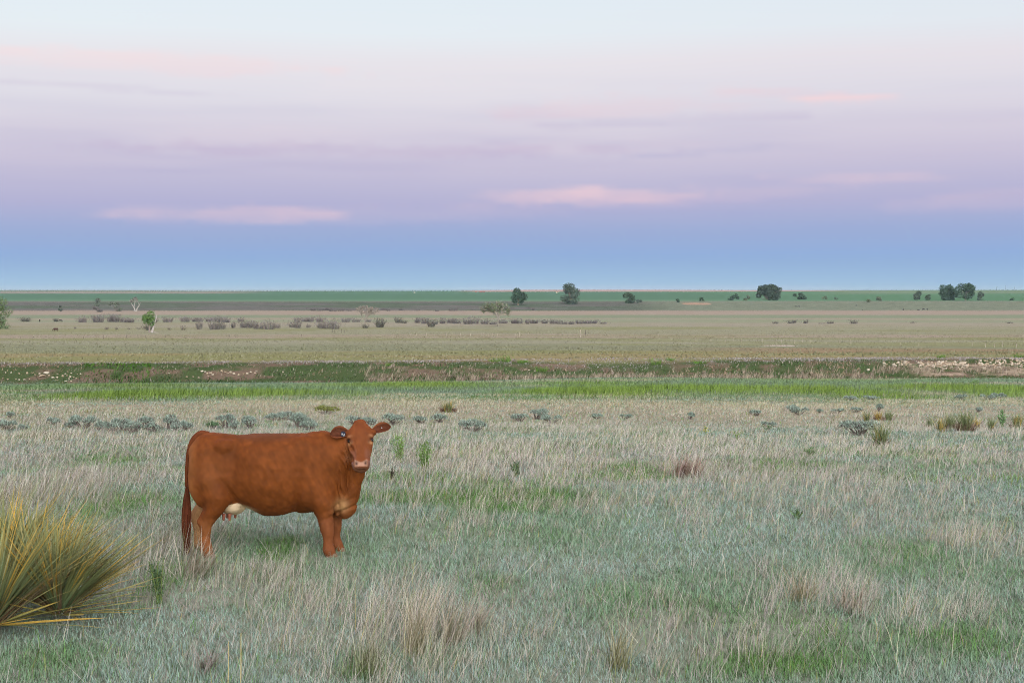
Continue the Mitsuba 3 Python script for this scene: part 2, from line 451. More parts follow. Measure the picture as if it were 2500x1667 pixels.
def build_cow():
    fd = Field((-.98, -.50, -.02), (1.20, .45, 1.56), .0105)
    sl, (x, y, z) = fd.sub((-.95, -.46, .36), (.95, .46, 1.42))
    xs = x[:, 0, 0]
    top, bot, hw, zm = (PchipInterpolator(TR[:, 0], TR[:, i])(np.clip(xs, TR[0, 0], TR[-1, 0]))[:, None, None].astype(np.float32) for i in range(1, 5))
    up = z > zm
    hh = np.where(up, top - zm, zm - bot)
    n = np.where(up, 2.5, 1.92)
    q = ((np.abs(y) / hw) ** n + (np.abs(z - zm) / hh) ** n) ** (1 / n)
    d = (q - 1) * np.minimum(hw, hh) * .85
    ends = np.maximum(TR[0, 0] - x, x - TR[-1, 0])
    d = np.maximum(d, ends)
    fd.add(d.astype(np.float32), sl, .03)
    # hip bones, pin bones, thighs, shoulders
    for s in (-1, 1):
        fd.ell((-.47, s * .228, 1.222), (.085, .055, .06), .07)
        fd.ell((-.80, s * .11, 1.15), (.06, .05, .07), .06)
        fd.ell((-.65, s * .175, .86), (.205, .105, .32), .10)
        fd.ell((-.50, s * .21, .72), (.085, .075, .15), .09)
        fd.ell((.47, s * .185, .86), (.17, .10, .30), .12)
        fd.ell((.56, s * .155, .66), (.12, .085, .15), .08)
        fd.ell((.36, s * .20, 1.12), (.10, .06, .16), .10)
    fd.ell((.80, 0, .56), (.10, .11, .135), .07)                       # brisket
    # legs: near side is -y
    fd.chain([((.52, -.175, .74), .13), ((.565, -.18, .60), .112), ((.590, -.18, .49), .088), ((.606, -.18, .385), .068), ((.618, -.18, .305), .057), ((.622, -.18, .26), .044),
              ((.624, -.18, .18), .042), ((.630, -.18, .105), .053), ((.650, -.18, .055), .056)], .04)
    fd.chain([((.55, .17, .72), .12), ((.62, .16, .58), .10), ((.665, .15, .46), .078), ((.675, .15, .36), .060), ((.68, .15, .30), .054), ((.675, .15, .24), .041),
              ((.675, .15, .17), .040), ((.685, .15, .10), .051), ((.71, .15, .05), .054)], .04)
    fd.chain([((-.60, -.19, .84), .165), ((-.555, -.205, .68), .135), ((-.575, -.205, .56), .100), ((-.635, -.20, .46), .074), ((-.675, -.20, .39), .064), ((-.672, -.20, .31), .049),
              ((-.672, -.20, .20), .045), ((-.668, -.20, .115), .054), ((-.643, -.20, .055), .056)], .04)
    fd.cone((-.64, -.20, .50), (-.722, -.20, .415), .05, .034, .05)
    fd.chain([((-.66, .17, .84), .155), ((-.665, .19, .68), .125), ((-.72, .19, .56), .095), ((-.79, .185, .46), .070), ((-.835, .18, .39), .060), ((-.825, .18, .31), .046),
              ((-.82, .18, .20), .043), ((-.815, .18, .115), .052), ((-.79, .18, .055), .055)], .04)
    fd.cone((-.78, .185, .50), (-.88, .18, .415), .05, .034, .05)
    # neck and dewlap
    fd.cone((.52, 0, 1.04), (.80, -.03, 1.13), .235, .185, .10)
    fd.cone((.80, -.01, 1.16), (.955, -.04, 1.27), .170, .110, .09)
    fd.cone((.80, -.01, 1.0), (.945, -.05, 1.10), .15, .105, .09)
    fd.chain([((.955, -.085, 1.04), .075), ((.915, -.05, .88), .070), ((.865, -.02, .72), .075), ((.82, 0, .58), .08)], .09)
    # head: a runs down the face, b to the viewer's right, c out of the face
    O = np.array([.962, -.11, 1.456])
    A = cow_local_dir([.045, -.29, -.47]); A /= np.linalg.norm(A)
    B = cow_local_dir([.99, .07, .015]); B -= A * (A @ B); B /= np.linalg.norm(B)
    Cn = np.cross(B, A); Cn /= np.linalg.norm(Cn)
    if Cn @ cow_local_dir([0, -1, 0]) < 0: Cn = -Cn

    def H(a, b, c): return O + a * A + b * B + c * Cn

    fr = (A, B, Cn)
    sl, g = fd.sub(O - .42 + np.array([0, -.1, -.35]), O + .42)
    w = [g[i] - O[i] for i in range(3)]
    a, b, c = (sum(w[i] * e[i] for i in range(3)) for e in fr)
    HT = np.array([(-.005, .030, .000, -.10), (.02, .080, .015, -.14), (.05, .108, .026, -.17), (.09, .127, .034, -.20), (.14, .134, .036, -.225), (.20, .131, .030, -.25), (.25, .123, .026, -.255), (.31, .110, .022, -.235),
                   (.36, .100, .018, -.20), (.41, .092, .017, -.165), (.445, .088, .020, -.145), (.485, .085, .016, -.13), (.515, .077, .004, -.118), (.538, .052, -.020, -.10)])
    HT[:, 1] *= 1.05
    aa = np.clip(a, HT[0, 0], HT[-1, 0])
    hb, ct, cb = (np.interp(aa, HT[:, 0], gaussian_filter(HT[:, i], .4)) for i in (1, 2, 3))
    cm = ct - .42 * (ct - cb)
    hc = np.where(c > cm, ct - cm, cm - cb)
    nn = np.where(c > cm, 2.9, 2.2)
    taper = np.where(c < cm, 1 - .42 * np.clip((cm - c) / np.maximum(cm - cb, .01), 0, 1) ** 1.5, 1)
    q = ((np.abs(b) / (hb * taper)) ** nn + (np.abs(c - cm) / hc) ** nn) ** (1 / nn)
    d = np.maximum((q - 1) * np.minimum(hb, hc) * .85, np.maximum(HT[0, 0] - a, a - HT[-1, 0]))
    fd.add(d.astype(np.float32), sl, .03)
    fd.ell(H(-.012, 0, -.045), (.040, .060, .05), .07, fr)                  # poll
    for s in (-1, 1):
        fd.ell(H(.165, s * .104, -.008), (.034, .026, .030), .035, fr)      # brow
        fd.ell(H(.25, s * .095, -.045), (.055, .022, .03), .03, fr)         # cheek bone
        fd.ell(H(.205, s * .128, -.028), (.022, .016, .020), .012, fr, cut=True)
        fd.ell(H(.232, s * .120, -.030), (.010, .020, .022), .015, fr)      # lower lid
        fd.ell(H(.470, s * .058, -.005), (.035, .026, .030), .03, fr)       # flank of the nose
        fd.ell(H(.490, s * .048, .026), (.020, .0125, .022), .010, fr, cut=True)
        fd.ell(H(.494, s * .050, -.060), (.038, .028, .045), .03, fr)       # lips
        fd.cone(H(.10, s * .105, -.05), H(.102, s * .148, -.052), .034, .028, .03)   # ear root
    fd.ell(H(.517, 0, -.012), (.022, .060, .026), .02, fr)
    fd.ell(H(.522, 0, -.088), (.024, .050, .035), .025, fr)                # chin
    fd.ell(H(.529, 0, -.045), (.005, .060, .035), .012, fr, cut=True)       # mouth line
    # folds of loose skin on the neck, the flank fold, the crease of the shoulder, fine unevenness
    near = np.abs(fd.val) < .045
    P = fd.lo + fd.h * np.argwhere(near)
    x, y, z = P.T
    m = np.exp(-((x - .83 + .16 * (1.05 - z)) / .075) ** 2) * np.clip((z - .62) / .12, 0, 1) * np.clip((1.30 - z) / .1, 0, 1) * (y < .05)
    fold = .0150 * np.sin((x + .26 * (z - 1.0) + .022 * np.sin(z * 11) + .012 * np.sin(x * 60)) * 2 * np.pi / .047) * m
    groove = lambda x0, z0, dx, dz, wd, dep: dep * np.exp(-(((x - x0) * dz - (z - z0) * dx) / wd) ** 2) * np.exp(-(((x - x0) * dx + (z - z0) * dz) / .20) ** 2)
    fold = fold + groove(.30, .68, .25, .97, .045, .026) + groove(.33, 1.02, .14, .99, .05, .018) + groove(.60, .98, -.30, .95, .05, .012) + groove(-.42, .74, -.5, .86, .035, .026) + groove(-.34, 1.10, .12, .99, .08, .024) + groove(-.60, 1.08, .6, .8, .07, .012) + groove(.80, .515, .93, .36, .016, .020) + groove(.79, .60, .90, .43, .022, .010)
    fold = fold + .016 * np.exp(-((x - .715 + .10 * (z - .7)) / .022) ** 2) * np.clip((.85 - z) / .12, 0, 1) * (z > .42) * (y < 0)
    ribs = .0012 * np.sin((x + .25 * z) * 2 * np.pi / .085) * np.exp(-((x - .02) / .22) ** 2 - ((z - .9) / .2) ** 2)
    lump = .016 * (meshkit.fbm(P / .16, 2, 3) - .5) + .006 * (meshkit.noise(P / .045, 9) - .5)
    lump *= np.clip((.99 - x) / .1, .25, 1)
    fd.val[near] += (fold + ribs + lump).astype(np.float32)
    v, f = surface_nets(fd.val, fd.lo, fd.h)
    # keep the one closed body
    from scipy.sparse import coo_matrix
    from scipy.sparse.csgraph import connected_components
    e = np.vstack([f[:, :2], f[:, 1:]])
    nc, lab = connected_components(coo_matrix((np.ones(len(e)), (e[:, 0], e[:, 1])), (len(v), len(v))), False)
    keep = lab == np.bincount(lab).argmax()
    new = np.cumsum(keep) - 1
    f = new[f[keep[f[:, 0]]]]
    v = relax(v[keep], f, 3)
    return v, f, H, fr, O


def cow_colors(v, O, fr):
    x, y, z = v.T
    w = v - O
    a, b, c = (w @ e for e in fr)
    n1, n2, n3, hair = meshkit.fbm(v / .23, 3, 5), meshkit.fbm(v / .06, 3, 8), meshkit.noise(v / np.array([.03, .03, .09]), 4), meshkit.fbm(np.stack([x + .5 * z, y, z - .5 * x], -1) / np.array([.022, .03, .14]), 2, 14)
    col = np.array([.143, .0375, .0080]) * (.62 + .78 * n1)[:, None] * (.76 + .48 * n2)[:, None] * (.80 + .40 * hair)[:, None]

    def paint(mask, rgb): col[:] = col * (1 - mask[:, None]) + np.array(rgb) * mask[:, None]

    def S(lo, hi, t): return np.clip((t - lo) / (hi - lo), 0, 1) ** 2 * (3 - 2 * np.clip((t - lo) / (hi - lo), 0, 1))

    head = S(-.17, -.12, c) * S(.19, .15, np.abs(b)) * S(-.12, -.08, a) * S(.62, .58, a)
    paint(.55 * S(-.72, -.86, x) * S(.45, .7, z) * (.7 + .6 * n1), (.34, .125, .042))                 # pale back of the thigh
    paint(.40 * np.exp(-((x + .62) / .14) ** 2 - ((z - .92) / .17) ** 2), (.25, .080, .024))
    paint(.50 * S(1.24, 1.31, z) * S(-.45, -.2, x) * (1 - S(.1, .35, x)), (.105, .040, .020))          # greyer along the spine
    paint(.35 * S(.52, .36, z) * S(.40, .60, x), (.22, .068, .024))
    legs = S(.50, .36, z)
    paint(.50 * legs * (x > .3), (.21, .066, .028))
    paint(.60 * legs * (x < -.4), (.26, .090, .032))
    inner = np.exp(-((x - .765) / .070) ** 2 - ((z - .56) / .075) ** 2) * (y < .12)
    paint(np.clip(.85 * inner, 0, .7), (.42, .22, .10))                                              # pale hair between the legs
    far = S(.02, .10, y) * S(.78, .6, z) * (x < -.5)
    paint(.65 * far, (.50, .27, .13))
    cream = np.exp(-((x + .36) / .15) ** 2 - ((z - .54) / .075) ** 2) * S(.60, .52, z) * S(-.20, -.14, y)
    paint(np.clip(1.3 * cream, 0, .9), (.66, .50, .34))
    paint(.60 * np.exp(-((x - .0) / .30) ** 2 - ((z - .45) / .07) ** 2), (.10, .030, .012))  # darker belly: mostly its shade, painted into the coat colour
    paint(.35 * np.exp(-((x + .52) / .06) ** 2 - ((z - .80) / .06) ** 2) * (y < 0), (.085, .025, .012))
    # head
    paint(.50 * head, (.18, .050, .018))
    paint(head * .5 * S(.30, .36, a) * S(.465, .42, a) * S(.03, .06, np.abs(b)), (.16, .066, .046))     # greyish sides of the nose
    paint(head * .5 * np.exp(-((a - .06) / .05) ** 2 - (b / .05) ** 2), (.17, .042, .015))
    paint(head * .55 * S(.02, -.06, c) * S(.20, .30, a), (.22, .075, .024))
    muzzle = head * S(.445, .468, a - .02 * np.cos(b * 30)) * S(.076, .060, np.abs(b)) * S(-.075, -.035, c) * S(.528, .516, a)
    paint(np.clip(muzzle * (.75 + .5 * n2), 0, 1), (.36, .185, .13))
    paint(head * .75 * S(.445, .475, a) * S(.064, .084, np.abs(b)) * S(-.10, -.05, c), (.16, .085, .075))
    for s in (-1, 1):
        e2 = ((a - .205) / .040) ** 2 + ((b - s * .122) / .030) ** 2
        paint(head * np.exp(-(((a - .172) / .014) ** 2 + ((b - s * .120) / .028) ** 2)) * .45, (.46, .22, .11))
        paint(head * np.exp(-(((a - .245) / .014) ** 2 + ((b - s * .112) / .026) ** 2)) * .60, (.52, .27, .13))
        paint(head * np.exp(-(((a - .235) / .022) ** 2 + ((b - s * .088) / .012) ** 2)) * .7, (.10, .035, .018))
        paint(head * np.exp(-(((a - .207) / .017) ** 2 + ((b - s * .122) / .020) ** 2)) * .95, (.020, .010, .008))
        paint(head * np.exp(-(((a - .490) / .020) ** 2 + ((b - s * .048) / .014) ** 2)) * S(.0, .012, c + .012) * .95, (.020, .010, .010))
    paint(head * .7 * S(.524, .532, a), (.105, .045, .030))
    return np.clip(col * (.88 + .24 * n3)[:, None], .004, .9)


scene['hide'] = bs(attr=True, rough=.7, specular=.12, sheen=.15, sheen_tint=1.0)
scene['eye'] = bs((.012, .008, .006), rough=.12, specular=.6)
scene['tag_plastic'] = bs((.018, .020, .035), rough=.7, specular=.15)
scene['tag_ink'] = bs((.55, .55, .56), rough=.5)

cow = thing('cow', 'large red-brown cow standing sideways in the grass, its tagged head facing the camera', 'cow')
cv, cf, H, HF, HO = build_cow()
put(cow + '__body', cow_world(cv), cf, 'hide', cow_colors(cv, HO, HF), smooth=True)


def ear(s, tilt, length, width, droop, twist):
    """A cupped leaf of skin, open towards the viewer."""
    ns, nt = 22, 15
    S_, T_ = np.meshgrid(np.linspace(0, 1, ns), np.linspace(-1, 1, nt), indexing='ij')
    wd = width * .5 * np.interp(S_, [0, .12, .3, .5, .68, .84, .94, 1], [.46, .62, .88, 1.0, .96, .74, .44, .06])
    base = H(.10, s * .130, -.045)
    up = -HF[0] * .93 + HF[2] * .05
    outd = HF[1] * s * math.cos(tilt) + up * math.sin(tilt) + HF[2] * .30
    outd /= np.linalg.norm(outd)
    acr = np.cross(outd, HF[2]); acr /= np.linalg.norm(acr)
    if acr @ up < 0: acr = -acr
    nrm = HF[2]
    nrm = nrm - outd * (nrm @ outd); nrm /= np.linalg.norm(nrm)
    acr2 = acr * math.cos(twist) + nrm * math.sin(twist)
    nrm2 = nrm * math.cos(twist) - acr * math.sin(twist)
    cup = .045 * (T_ ** 2 - .55) * np.sin(np.pi * np.clip(S_ * .9 + .05, 0, 1)) ** .7
    drop = -droop * S_ ** 1.8
    asym = .010 * np.sin(S_ * np.pi)
    inner = base + outd * (S_ * length)[..., None] + acr2 * (T_ * wd + asym + drop)[..., None] + nrm2 * (cup + .012)[..., None]
    thick = .011 * np.sqrt(np.clip(1 - T_ ** 2 * .96, 0, 1)) * np.interp(S_, [0, .9, 1], [1.3, 1, .3])
    outer = inner - nrm2 * thick[..., None] - acr2 * 0
    v = np.concatenate([inner.reshape(-1, 3), outer.reshape(-1, 3)])
    i, j = np.meshgrid(np.arange(ns - 1), np.arange(nt - 1), indexing='ij')
    q = np.stack([i * nt + j, i * nt + j + 1, (i + 1) * nt + j + 1, (i + 1) * nt + j], -1).reshape(-1, 4)
    N0 = ns * nt
    fs = [q, q[:, ::-1] + N0]
    for edge in (np.arange(ns) * nt, np.arange(ns) * nt + nt - 1):
        fs.append(np.stack([edge[:-1], edge[1:], edge[1:] + N0, edge[:-1] + N0], 1))
    for r0 in (0, (ns - 1) * nt):
        e = r0 + np.arange(nt)
        fs.append(np.stack([e[:-1], e[1:], e[1:] + N0, e[:-1] + N0], 1))
    f = np.vstack(fs)
    f = np.vstack([f[:, [0, 1, 2]], f[:, [0, 2, 3]]])
    ci = np.array([.085, .025, .012]) * (.7 + .7 * meshkit.noise(inner.reshape(-1, 3) / .022, 3))[:, None]
    rim = np.clip((np.abs(T_).ravel() - .70) / .25, 0, 1)[:, None]
    ci = ci * (1 - rim) + np.array([.27, .085, .036]) * rim
    co = np.tile([.17, .045, .014], (N0, 1))
    return v, f, np.vstack([ci, co]), (base, outd, acr2, nrm2, length)


for s, args in ((-1, (-.06, .200, .138, .022, .12)), (1, (.12, .215, .128, .008, -.12))):
    ek = part(cow, 'ear')
    v, f, c, (eb, eo, ea, en, el_) = ear(s, *args)
    put(ek, cow_world(v), f, 'hide', c, smooth=True)
    if s < 0:
        # a dark tag with white figures hangs inside the ear
        tc = eb + eo * .060 + ea * -.020 + en * .022
        tu = ea * .96 + eo * -.20; tu /= np.linalg.norm(tu)
        tr = np.cross(tu, en); tr /= np.linalg.norm(tr)
        if tr @ HF[1] < 0: tr = -tr
        tn = np.cross(tr, tu)
        if tn @ en < 0: tn = -tn
        ang = np.linspace(0, 2 * np.pi, 25)[:-1]
        ox, oy = .025 * np.sign(np.cos(ang)) * np.abs(np.cos(ang)) ** .55, .031 * np.sign(np.sin(ang)) * np.abs(np.sin(ang)) ** .55
        ring = lambda o: tc + ox[:, None] * tr + oy[:, None] * tu + o * tn
        v = np.vstack([ring(0), ring(.004), tc, tc + .004 * tn])
        i = np.arange(24); k = (i + 1) % 24
        f = np.vstack([np.stack([i, k, k + 24], 1), np.stack([i, k + 24, i + 24], 1), np.stack([k, i, i * 0 + 48], 1), np.stack([i + 24, k + 24, i * 0 + 49], 1)])
        put(ek + '__ear_tag', cow_world(v), f, 'tag_plastic')
        label(ek + '__ear_tag', 'dark ear tag with the white figures 93')
        tm = meshkit.text_mesh('93', .024, .0012, False)
        tv = np.array(tm.vertices); tv[:, :2] -= (tv[:, :2].min(0) + tv[:, :2].max(0)) / 2
        put(ek + '__ear_tag_figures', cow_world(tc + tv[:, :1] * tr + (tv[:, 1:2] - .006) * tu + (tv[:, 2:] + .0045) * tn), np.array(tm.faces), 'tag_ink')
        label(ek, 'ear on the left with a dark numbered tag')
    else:
        v, f = tube([eb + eo * .11 + ea * .012 + en * .004, eb + eo * .11 + ea * .012 + en * .014], [.006, .005], 8)
        put(ek + '__ear_stud', cow_world(v), f, 'tag_ink')

import trimesh
ball = trimesh.creation.icosphere(2, 1.0)
for s in (-1, 1):
    put(part(cow, 'eye'), cow_world(H(.206, s * .1155, -.027) + np.array(ball.vertices) * .0215), np.array(ball.faces), 'eye', smooth=True)
    n = 22
    aa = rng.uniform(-1, 1, n)
    P = cow_world(np.array([H(.188 + .012 * abs(q), s * (.118 + .012 * q), -.010 - .02 * (q + 1) / 2) for q in aa]))
    v, f, c = blades(P, rng.uniform(.018, .03, n), .004, math.pi * .5 * (1 - s) + rng.normal(0, .5, n) - s * .6, 1.0, .2, (.03, .015, .01), 2)
    put(part(cow, 'eyelash'), v, f, 'leafy', c)
# forelock and whorl of longer hair on the poll
n = 420
aa, bb = rng.normal(.02, .035, n).clip(-.03, .12), rng.normal(0, .034, n).clip(-.08, .08)
P = cow_world(np.array([H(p, q, .004 - .9 * q * q - max(0, .03 - p) * .9) for p, q in zip(aa, bb)]))
v, f, c = blades(P, rng.uniform(.012, .026, n), .005, rng.uniform(0, 2 * np.pi, n), rng.uniform(.5, .95, n), .3, vary((.14, .035, .011), n, .2), 2)
put(part(cow, 'forelock'), v, f, 'leafy', c)
# tail and its switch
tp = np.array([(-.66, 0, 1.334), (-.74, -.005, 1.332), (-.815, -.012, 1.285), (-.862, -.02, 1.19), (-.890, -.025, 1.05), (-.900, -.03, .90), (-.902, -.03, .76), (-.898, -.03, .66), (-.892, -.03, .56)])
tt = np.linspace(0, 1, 36)
tp2 = PchipInterpolator(np.linspace(0, 1, len(tp)), tp)(tt)
v, f = tube(tp2, np.interp(tt, [0, .12, .3, .6, 1], [.020, .036, .031, .021, .016]), 12)
put(part(cow, 'tail'), cow_world(v), f, 'hide', np.array([.125, .032, .010]) * (.8 + .4 * meshkit.noise(v / .04, 2))[:, None], smooth=True)
n = 900
t0 = rng.uniform(0, 1, n)
strand, fs, cs = [], [], []
th = rng.uniform(0, 2 * np.pi, n); rr = np.sqrt(rng.uniform(0, 1, n))
bz = .82 - .40 * t0
ln = rng.uniform(.22, .42, n)
k = 5
rows_ = []
for q in np.linspace(0, 1, k):
    spread = .020 + .030 * np.sin(np.clip((.74 - (bz - ln * q)) / .55, 0, 1) * np.pi * .8)
    cx_ = -.897 - .012 * np.sin((.74 - (bz - ln * q)) * 4) + rr * spread * np.cos(th)
    cy_ = -.03 + rr * spread * np.sin(th)
    c_ = np.stack([cx_, cy_, bz - ln * q], 1)
    w_ = .0035 * (1 - .7 * q)
    rows_ += [c_ + np.array([-1, -.3, 0]) * w_, c_ + np.array([1, .3, 0]) * w_]
v = np.stack(rows_, 1).reshape(-1, 3)
tri = np.array([t for q in range(k - 1) for t in ([2 * q, 2 * q + 1, 2 * q + 3], [2 * q, 2 * q + 3, 2 * q + 2])])
f = (np.arange(n)[:, None, None] * 2 * k + tri[None]).reshape(-1, 3)
put('cow__tail__switch', cow_world(v), f, 'leafy', np.repeat(vary((.090, .026, .014), n, .3), 2 * k, 0))
# udder and teats
udder = part(cow, 'udder')
uv_, uf_ = np.array(trimesh.creation.icosphere(4, 1.0).vertices), np.array(trimesh.creation.icosphere(4, 1.0).faces)
uv_ = uv_ * np.array([.135, .125, .095]) * (1 + .10 * np.sin(uv_[:, 1:2] * 4)) + np.array([-.415, -.02, .548]) + np.array([.10, 0, .0]) * np.clip(uv_[:, 2:], 0, 1) * uv_[:, :1]
put(udder, cow_world(uv_), uf_, 'hide', np.array([.56, .40, .27]) * (.86 + .25 * meshkit.fbm(uv_ / .07, 2, 6))[:, None] * np.clip(.72 + (uv_[:, 2:] - .42) * 2.2, .6, 1), smooth=True)
label(udder, 'pale cream udder')
for x_, y_ in ((-.495, -.10), (-.43, -.115), (-.395, .05), (-.48, .06)):
    v, f = tube([(x_, y_, .48), (x_ - .002, y_, .445), (x_ - .004, y_, .415), (x_ - .004, y_, .405)], [.022, .016, .013, .008], 10)
    put(part(udder, 'teat'), cow_world(v), f, 'hide', np.array([.26, .085, .055]), smooth=True)
# hooves
for x_, y_ in ((.650, -.18), (.71, .15), (-.643, -.20), (-.79, .18)):
    ps = []
    for s in (-1, 1):
        hv, hf = np.array(trimesh.creation.icosphere(2, 1.0).vertices), np.array(trimesh.creation.icosphere(2, 1.0).faces)
        hv[:, 2] = np.clip(hv[:, 2], -.55, 1)
        hv = hv * np.array([.060, .028, .055]) * (1 - .18 * hv[:, 2:]) + np.array([x_ + .015, y_ + s * .027, .030])
        ps.append((hv, hf))
    v, f, _ = join(ps)
    put(part(cow, 'hoof'), cow_world(v), f, 'hide', np.array([.20, .125, .085]), smooth=True)

# ------------------------------------------------------------------ the grass: every blade is geometry
STRAW = np.array([.525, .465, .375])
GREYS = np.array([.475, .43, .395])
SILVER = np.array([.330, .435, .375])
SAGE = np.array([.245, .335, .250])
GREEN = np.array([.105, .205, .060])
GOLD = np.array([.42, .33, .13])

# where the taller dry grass stands (pixel of its middle, half width and half height in pixels, weight)
DRY = [(960, 1560, 210, 110, 1.0), (760, 1520, 180, 70, .75), (420, 1360, 75, 55, 1.0), (640, 1430, 190, 45, .55), (300, 1300, 90, 40, .5), (120, 1190, 260, 50, .9), (200, 1060, 400, 40, .9), (420, 1110, 150, 25, .5),
       (1200, 1110, 420, 50, .95), (1650, 1090, 300, 45, .9), (1680, 1160, 80, 30, 1.0), (1150, 1170, 160, 35, .6), (2050, 1180, 260, 25, .55), (2380, 1120, 220, 30, .6), (2000, 1460, 170, 50, .75),
       (2250, 1500, 200, 40, .6), (1580, 1520, 60, 60, .6), (2400, 1330, 140, 35, .55), (1700, 1270, 60, 30, .5), (1130, 1290, 70, 25, .55), (1300, 1600, 250, 60, .45), (2250, 1040, 350, 35, .7), (1900, 1000, 500, 22, .8),
       (900, 990, 600, 25, .8), (300, 1010, 320, 18, .7), (60, 1120, 160, 40, .7), (1420, 1240, 200, 25, .35), (2100, 1240, 300, 20, .35), (1990, 1390, 200, 25, .3), (560, 1600, 120, 50, .4), (1750, 1600, 300, 45, .35)]
GRN = [(675, 1348, 40, 18, .9), (1180, 1225, 240, 22, .8), (280, 1235, 120, 30, .8), (560, 1200, 120, 30, .4), (1550, 1150, 120, 25, .6), (1900, 1135, 160, 20, .7), (120, 1630, 220, 50, .6), (1900, 1640, 300, 45, .6), (2350, 1580, 200, 45, .6),
       (1450, 1480, 200, 40, .3), (1200, 1440, 100, 30, .5), (380, 1440, 60, 60, .6), (870, 1640, 60, 40, .8), (2200, 1110, 220, 14, .7), (1180, 1185, 70, 18, .6), (300, 1125, 90, 15, .6), (2000, 1560, 90, 30, .4), (1050, 1620, 120, 40, .4)]


ROW1 = [(12, 1052, 48, 22), (52, 1052, 24, 12), (20, 1022, 26, 14), (128, 1040, 34, 17), (168, 1046, 26, 12), (200, 1047, 62, 28), (238, 1053, 34, 22), (268, 1056, 40, 22), (300, 1052, 46, 34), (322, 1058, 40, 24), (352, 1050, 44, 32), (372, 1056, 34, 22),
        (408, 1050, 46, 34), (424, 1056, 36, 20), (450, 1053, 36, 20)]
ROW2 = [(548, 1046, 46, 34), (572, 1050, 30, 16), (612, 1048, 58, 30), (672, 1028, 42, 14), (700, 1026, 46, 18), (728, 1046, 60, 30), (752, 1052, 40, 20)]
ROW3 = [(862, 1036, 34, 18), (905, 1040, 40, 16), (960, 1038, 52, 24), (1028, 1034, 38, 16), (1074, 1032, 46, 20), (1155, 1056, 58, 26), (1272, 1030, 38, 16), (1308, 1024, 48, 20), (1348, 1034, 44, 18), (1455, 1023, 26, 10), (1530, 1023, 26, 8), (1685, 1024, 30, 12)]
ROW4 = [(1850, 1016, 30, 12), (1934, 1004, 30, 12), (1952, 1013, 42, 15), (2002, 1008, 16, 6), (2046, 1009, 22, 9), (2088, 1007, 30, 12), (2148, 1005, 26, 16), (2075, 978, 40, 8), (2135, 978, 36, 9), (2345, 978, 30, 14), (2414, 977, 34, 12), (2440, 974, 30, 12), (2388, 1008, 24, 10), (1880, 1043, 34, 10)]
OPEN = [(px, row, w) for px, row, w, h in ROW1 + ROW2 + ROW3 + ROW4] + [(2098, 1064, 84), (520, 1050, 32), (795, 1012, 54), (2153, 1092, 62), (2145, 1030, 70), (2330, 1054, 110), (2452, 1046, 40), (1094, 1007, 50), (1262, 1166, 34), (1672, 1166, 110)]


def clearing(x, y):
    """Less grass under and just before the bushes, which shade it out."""
    k = np.ones_like(x)
    for px, row, w in OPEN:
        cx, cy, _ = spot(px, row)
        k *= 1 - .9 * np.exp(-((x - cx) / (w * .55 * cy / F)) ** 2 - ((y - cy + .7) / 1.1) ** 2)
    for hx, hy in ((.63, -.2), (.70, .0), (-.66, -.22)):                   # the cow has trodden the grass down before its front hooves
        c = cow_world([hx, hy, 0])
        k *= 1 - .97 * np.exp(-((x - c[0]) / .22) ** 2 - ((y - c[1] + .28) / .34) ** 2)
    return k


def patches(x, y, table):
    out = np.zeros_like(x)
    for px, row, hw, hh, w in table:
        cx, cy, _ = spot(px, row)
        y0, y1 = spot(px, row + hh)[1], spot(px, row - hh)[1]
        out = np.maximum(out, w * np.exp(-((x - cx) / (hw * cy / F)) ** 2 - ((y - cy) / (.55 * (y1 - y0) + .12)) ** 2))
    return out


def scatter(n, y0, y1, power, wide=.43, pad=3.0):
    """n points, denser near the camera: density ~ y ** -power."""
    t = np.linspace(0, 1, 4000)
    yy = y0 * (y1 / y0) ** t
    pdf = yy ** (1 - power) * (yy * wide + pad)
    cdf = np.cumsum(pdf); cdf /= cdf[-1]
    y = np.interp(rng.uniform(0, 1, n), cdf, yy)
    return rng.uniform(-1, 1, n) * (y * wide + pad), y


def footing(x, y, z=None):
    return np.stack([x, y, ground_z(x, y) if z is None else z], 1)


def stuff(key, parts, text, cat, bsdf='leafy'):
    v, f, c = join(parts)
    put_grass(key, v, f, c)
    label(key, text, cat, kind='stuff')


tris = lambda parts: sum(len(p[1]) for p in parts)
px_w = lambda y: y / 1422.0


